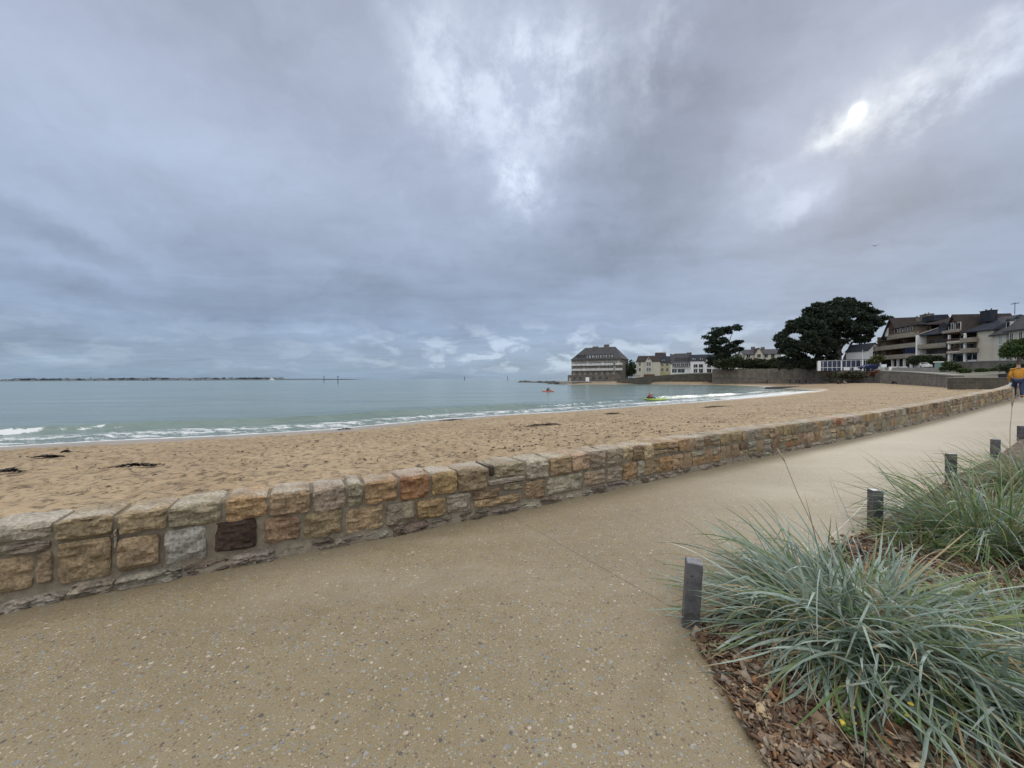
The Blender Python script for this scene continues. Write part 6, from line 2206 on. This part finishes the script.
def person(label, loc, rz, top, legs, pose='stand', shoes=None, scale=1.0, group=None, fingers=True, hairm=None, bulk=.03):
    """faces -y locally"""
    r_ = empty('person', loc, rz, label, 'person', group)
    r_.scale = (scale,) * 3
    if pose == 'walk':
        hip = .93
        J = dict(pel=(0, 0, hip, (.15, .11)), sp=(0, -.01, 1.15, (.135, .10)), ch=(0, -.02, 1.36, (.165, .11)), nk=(0, -.03, 1.51, .055), hd=(0, -.05, 1.60, .075), hd2=(0, -.05, 1.68, .10), hd3=(0, -.04, 1.75, .07))
        for s, sg in (('l', 1), ('r', -1)):
            J['hip' + s] = (sg * .09, 0, hip - .05, .095)
            fw = .24 if sg > 0 else -.20
            J['kn' + s] = (sg * .10, -fw * .8 - .04, .50, .06)
            J['an' + s] = (sg * .10, -fw * 1.15 + (.02 if sg > 0 else .12), .10 if sg > 0 else .14, .042)
            J['to' + s] = (sg * .11, -fw * 1.15 - .14 + (.02 if sg > 0 else .12), .04 if sg > 0 else .06, .035)
            J['sh' + s] = (sg * .19, -.02, 1.40, .065)
            ay = .14 if sg > 0 else -.16
            J['el' + s] = (sg * .26, .06 * (1 if sg > 0 else -1) - .02, 1.12, .042)
            J['wr' + s] = (sg * .27, -ay * .6 - .1, .90, .030)
            J['pa' + s] = (sg * .27, -ay * .7 - .12, .83, (.022, .038))
    elif pose == 'sit':
        hip = .14
        J = dict(pel=(0, 0, hip, (.15, .11)), sp=(0, .0, .36, (.135, .10)), ch=(0, -.03, .56, (.165, .11)), nk=(0, -.06, .71, .055), hd=(0, -.09, .80, .075), hd2=(0, -.09, .88, .10), hd3=(0, -.08, .94, .07))
        for s, sg in (('l', 1), ('r', -1)):
            J['hip' + s] = (sg * .09, -.03, hip - .02, .095)
            J['kn' + s] = (sg * .14, -.42, .46, .06)
            J['an' + s] = (sg * .12, -.62, .10, .042)
            J['to' + s] = (sg * .12, -.78, .05, .035)
            J['sh' + s] = (sg * .19, -.03, .60, .065)
            J['el' + s] = (sg * .24, -.20, .40, .042)
            J['wr' + s] = (sg * .12, -.40, .46, .030)
            J['pa' + s] = (sg * .08, -.45, .47, (.022, .038))
    elif pose == 'kayak':
        hip = .12
        J = dict(pel=(0, 0, hip, (.15, .11)), sp=(0, .02, .34, (.135, .10)), ch=(0, .0, .55, (.165, .11)), nk=(0, -.02, .70, .055), hd=(0, -.04, .79, .075), hd2=(0, -.04, .87, .10), hd3=(0, -.03, .93, .07))
        for s, sg in (('l', 1), ('r', -1)):
            J['hip' + s] = (sg * .09, -.04, hip, .095)
            J['kn' + s] = (sg * .16, -.42, .26, .06)
            J['an' + s] = (sg * .12, -.82, .10, .042)
            J['to' + s] = (sg * .12, -.88, .16, .035)
            J['sh' + s] = (sg * .19, -.0, .60, .065)
            up2 = .10 if sg > 0 else -.05
            J['el' + s] = (sg * .30, -.18, .48 + up2, .042)
            J['wr' + s] = (sg * .30, -.42, .47 + up2, .030)
            J['pa' + s] = (sg * .30, -.49, .48 + up2, (.022, .038))
    else:
        hip = .93
        J = dict(pel=(0, 0, hip, (.15, .11)), sp=(0, 0, 1.15, (.135, .10)), ch=(0, 0, 1.36, (.165, .11)), nk=(0, -.01, 1.51, .055), hd=(0, -.02, 1.60, .075), hd2=(0, -.02, 1.68, .10), hd3=(0, -.01, 1.75, .07))
        for s, sg in (('l', 1), ('r', -1)):
            J['hip' + s] = (sg * .09, 0, hip - .05, .095); J['kn' + s] = (sg * .10, -.02, .50, .06); J['an' + s] = (sg * .11, 0, .09, .042); J['to' + s] = (sg * .12, -.16, .04, .035)
            J['sh' + s] = (sg * .19, 0, 1.40, .065); J['el' + s] = (sg * .25, .02, 1.12, .042); J['wr' + s] = (sg * .26, -.05, .87, .030); J['pa' + s] = (sg * .26, -.06, .80, (.022, .038))
    core = [('pel', 'sp'), ('sp', 'ch'), ('ch', 'nk'), ('nk', 'hd'), ('hd', 'hd2'), ('hd2', 'hd3')]
    E_ = list(core)
    for s in 'lr':
        E_ += [('pel', 'hip' + s), ('hip' + s, 'kn' + s), ('kn' + s, 'an' + s), ('an' + s, 'to' + s), ('ch', 'sh' + s), ('sh' + s, 'el' + s), ('el' + s, 'wr' + s), ('wr' + s, 'pa' + s)]
    Jb = dict(J)
    if fingers:
        for s, sg in (('l', 1), ('r', -1)):
            w0 = Vector(J['wr' + s][:3]); p0 = Vector(J['pa' + s][:3])
            d = (p0 - w0).normalized()
            a = Vector((0, 1, 0)) if abs(d.y) < .8 else Vector((1, 0, 0))
            a = (a - d * a.dot(d)).normalized()
            c = d.cross(a)
            for q, (o_, L_) in enumerate([(-.028, .062), (-.01, .072), (.01, .068), (.028, .052)]):
                f0 = p0 + a * o_ * .8 + d * .02; f1 = p0 + a * o_ * 1.05 + d * (.02 + L_ * .55); f2 = f1 + (d * .8 + c * .6 * (-sg)) * L_ * .5
                for i, f_ in enumerate((f0, f1, f2)):
                    Jb['f%s%d%d' % (s, q, i)] = (*f_, .009 - .0012 * i)
                E_ += [('pa' + s, 'f%s%d0' % (s, q)), ('f%s%d0' % (s, q), 'f%s%d1' % (s, q)), ('f%s%d1' % (s, q), 'f%s%d2' % (s, q))]
            t0 = w0.lerp(p0, .6) - a * .03; t1 = t0 - a * .025 + d * .035; t2 = t1 + d * .03 + c * .01
            for i, f_ in enumerate((t0, t1, t2)):
                Jb['t%s%d' % (s, i)] = (*f_, .010 - .001 * i)
            E_ += [('pa' + s, 't%s0' % s), ('t%s0' % s, 't%s1' % s), ('t%s1' % s, 't%s2' % s)]
    # a nose so the head has a front
    hx, hy, hz__, _ = J['hd2']
    Jb['nose'] = (hx, hy - .115, hz__ - .02, .016)
    E_.append(('hd2', 'nose'))
    skinned('body', Jb, E_, M['skin'], r_, 1 if not fingers else 1)
    gro = lambda k, g_: J[k][:3] + ((J[k][3][0] + g_, J[k][3][1] + g_) if isinstance(J[k][3], tuple) else J[k][3] + g_,)
    Jt = {k: gro(k, bulk) for k in ('pel', 'sp', 'ch')}
    Et = [('pel', 'sp'), ('sp', 'ch')]
    Jt['col'] = (J['nk'][0], J['nk'][1], J['nk'][2] - .03, .075); Et.append(('ch', 'col'))
    for s in 'lr':
        for q in ('sh', 'el', 'wr'): Jt[q + s] = gro(q + s, .010 + bulk * .5)
        Et += [('ch', 'sh' + s), ('sh' + s, 'el' + s), ('el' + s, 'wr' + s)]
    skinned('jacket', Jt, Et, top, r_)
    Jl = {'pel': gro('pel', .012)}; El = []
    for s in 'lr':
        for q in ('hip', 'kn', 'an'): Jl[q + s] = gro(q + s, .022)
        El += [('pel', 'hip' + s), ('hip' + s, 'kn' + s), ('kn' + s, 'an' + s)]
    skinned('trousers', Jl, El, legs, r_)
    for s in 'lr':
        skinned('shoe', {'a': gro('an' + s, .02), 'b': gro('to' + s, .015)}, [('a', 'b')], shoes or M['black'], r_)
    skinned('hair', {'a': (hx, hy + .015, hz__ + .055, .12), 'b': (hx, hy + .045, hz__ - .04, .10)}, [('a', 'b')], hairm or M['hair'], r_)
    return r_, J


wp = at(1018, 401.2, 18.9)
pz = float(hpath(wp.x, wp.y))
per, J = person('person in mustard jacket and blue jeans walking along the path at the right edge', (wp.x, wp.y, wp.z), R(130), M['orange'], M['jeans'], 'walk', M['shoe'], 1.0, bulk=.045)
print('person z', wp.z, pz)
per.location.z = pz
# dark strap bag and the white bag in the hand
bg_ = empty('shoulder_bag', per.location, R(130), 'dark shoulder bag at the side of the walker in mustard', 'bag')
MB().box(.34, .62, -.10, .10, 1.02, 1.22).build('pouch', M['black'], bg_, bevel=.03)
MB().tube([(.40, 0, 1.20), (.27, .06, 1.38), (.05, .12, 1.46), (-.1, .10, 1.50)], .016, 6).build('strap', M['black'], bg_)
wb = empty('carrier_bag', per.location, R(130), 'white carrier bag held low in the left hand of the walker', 'bag')
hx_, hy_, hz__ = J['pal'][:3]
hx_ -= .0
cb_ = MB()
u = [(-.13, .42), (.13, .42), (.17, .62), (.07, .76), (-.07, .76), (-.16, .62)]
cb_.add([(hx_ + a * .35 - .02, hy_ + a, b) for a, b in u] + [(hx_ + a * .35 - .10 - .02 * (i % 2), hy_ + a * .9, b - .01) for i, (a, b) in enumerate(u)],
        [tuple(range(6)), tuple(range(11, 5, -1))] + [(i, 6 + i, 6 + (i + 1) % 6, (i + 1) % 6) for i in range(6)])
cb_.build('sack', M['white'], wb, bevel=.02)
MB().tube([(hx_ - .04, hy_ - .06, .76), (hx_, hy_ - .03, .80), (hx_, hy_ + .03, .80), (hx_ - .04, hy_ + .06, .76)], .006, 6).build('handles', M['white'], wb)


def on_sand(px, py, Y=None):
    return sand_at(px, py)


def far_person(px, py, Y, label, top, legs, pose='stand', rz=0, group='people on the sand below the tall sea wall'):
    p = at(px, py, Y)
    rr, _ = person(label, p, rz, top, legs, pose, fingers=False, group=group)
    # stand on the sand
    a, _ = polydist(np.array([p.x]), np.array([p.y]), shp); b2, tg2 = polydist(np.array([p.x]), np.array([p.y]), bar, bar[:, 2])
    t2 = a / (a + b2)
    rr.location.z = float((SEA + (tg2 - SEA) * (1 - (1 - t2) ** 1.25))[0]) + .0
    return rr


far_person(767, 383.6, 148, 'tiny dark figure alone on the sand left of the group under the tall wall', M['black'], M['black'])
far_person(790, 383.5, 140, 'dark figure standing leftmost of the group below the tall sea wall', M['black'], M['jeans'], rz=.4)
far_person(796, 383.6, 138, 'dark figure second from the left in the group below the tall wall', M['black'], M['black'], rz=1)
far_person(799.4, 383.6, 137, 'dark figure third from the left in the group below the tall wall', M['jeans'], M['black'], 'walk', rz=-1)
far_person(806, 383.6, 134, 'dark figure rightmost of the group below the tall wall', M['black'], M['jeans'], rz=2)
far_person(838, 385.6, 104, 'dark seated figure on the sand in front of the rubble wall', M['black'], M['black'], 'sit', rz=.2)
far_person(844, 385.2, 104, 'pale seated figure beside the dark one before the rubble wall', M['balcony'], M['balcony'], 'sit', rz=.2)
far_person(892.4, 383.9, 84, 'dark seated figure leaning on the curved sea wall', M['black'], M['black'], 'sit', rz=.6)

# kayaks
def kayak(label, loc, rz, L_, mat, plabel, pm, paddle_label, seat=.08):
    r_ = empty('kayak', loc, rz, label, 'kayak')
    n = 15; m_ = 10
    vs = []; fs = []
    for i in range(n):
        u = -1 + 2 * i / (n - 1)
        w2 = .36 * (1 - abs(u) ** 2.4) + .012
        dz_ = .16 * abs(u) ** 3
        for j in range(m_):
            a_ = 2 * math.pi * j / m_
            vs.append((math.cos(a_) * w2, u * L_ / 2, .08 + dz_ + math.sin(a_) * (.17 * (1 - abs(u) ** 4) + .02) * (1 if math.sin(a_) < 0 else .55)))
    for i in range(n - 1):
        for j in range(m_):
            fs.append((i * m_ + j, i * m_ + (j + 1) % m_, (i + 1) * m_ + (j + 1) % m_, (i + 1) * m_ + j))
    fs += [tuple(range(m_ - 1, -1, -1)), tuple((n - 1) * m_ + j for j in range(m_))]
    MB().add(vs, fs).build('hull', mat, r_, smooth=True)
    MB().tube([(0, seat + .18, .19), (0, seat + .22, .45)], [.16, .14], 8).build('seat_back', M['black'], r_)
    mz = Matrix.Rotation(rz, 3, 'Z')
    pl = Vector(loc) + mz @ Vector((0, seat, .10))
    person(plabel, pl, rz, pm, M['black'], 'kayak', fingers=False)
    pd = empty('paddle', pl, rz, paddle_label, 'paddle')
    MB().tube([(-1.0, -.50, .25), (1.0, -.50, .76)], .016, 6).build('shaft', M['black'], pd)
    for s_ in (-1, 1):
        c = Vector((s_ * 1.08, -.50, .505 + s_ * .275))
        MB().add([(c.x - .2, c.y - .01, c.z - .05 * s_ - .08), (c.x + .2, c.y - .01, c.z + .05 * s_ - .08), (c.x + .22, c.y - .01, c.z + .05 * s_ + .08), (c.x - .2, c.y - .01, c.z - .05 * s_ + .08),
                  (c.x - .2, c.y + .01, c.z - .05 * s_ - .08), (c.x + .2, c.y + .01, c.z + .05 * s_ - .08), (c.x + .22, c.y + .01, c.z + .05 * s_ + .08), (c.x - .2, c.y + .01, c.z - .05 * s_ + .08)],
                 [(0, 1, 2, 3), (7, 6, 5, 4), (0, 4, 5, 1), (1, 5, 6, 2), (2, 6, 7, 3), (3, 7, 4, 0)]).build('paddle_blade', mat, pd)


kp = onz(656, 400.4, SEA)
kayak('lime yellow kayak riding just behind the white surf', (kp.x, kp.y, SEA + .06), R(72), 3.2, M['lime'], 'person in red top sitting in the lime kayak', M['red'], 'double-bladed paddle held across the lime kayak', .85)
kp = onz(548, 391.6, SEA)
kayak('coral coloured kayak on calm water below the rock reef', (kp.x, kp.y, SEA + .03), R(80), 3.2, M['coral'], 'person in dark top sitting in the coral kayak', M['black'], 'double-bladed paddle held across the coral kayak')
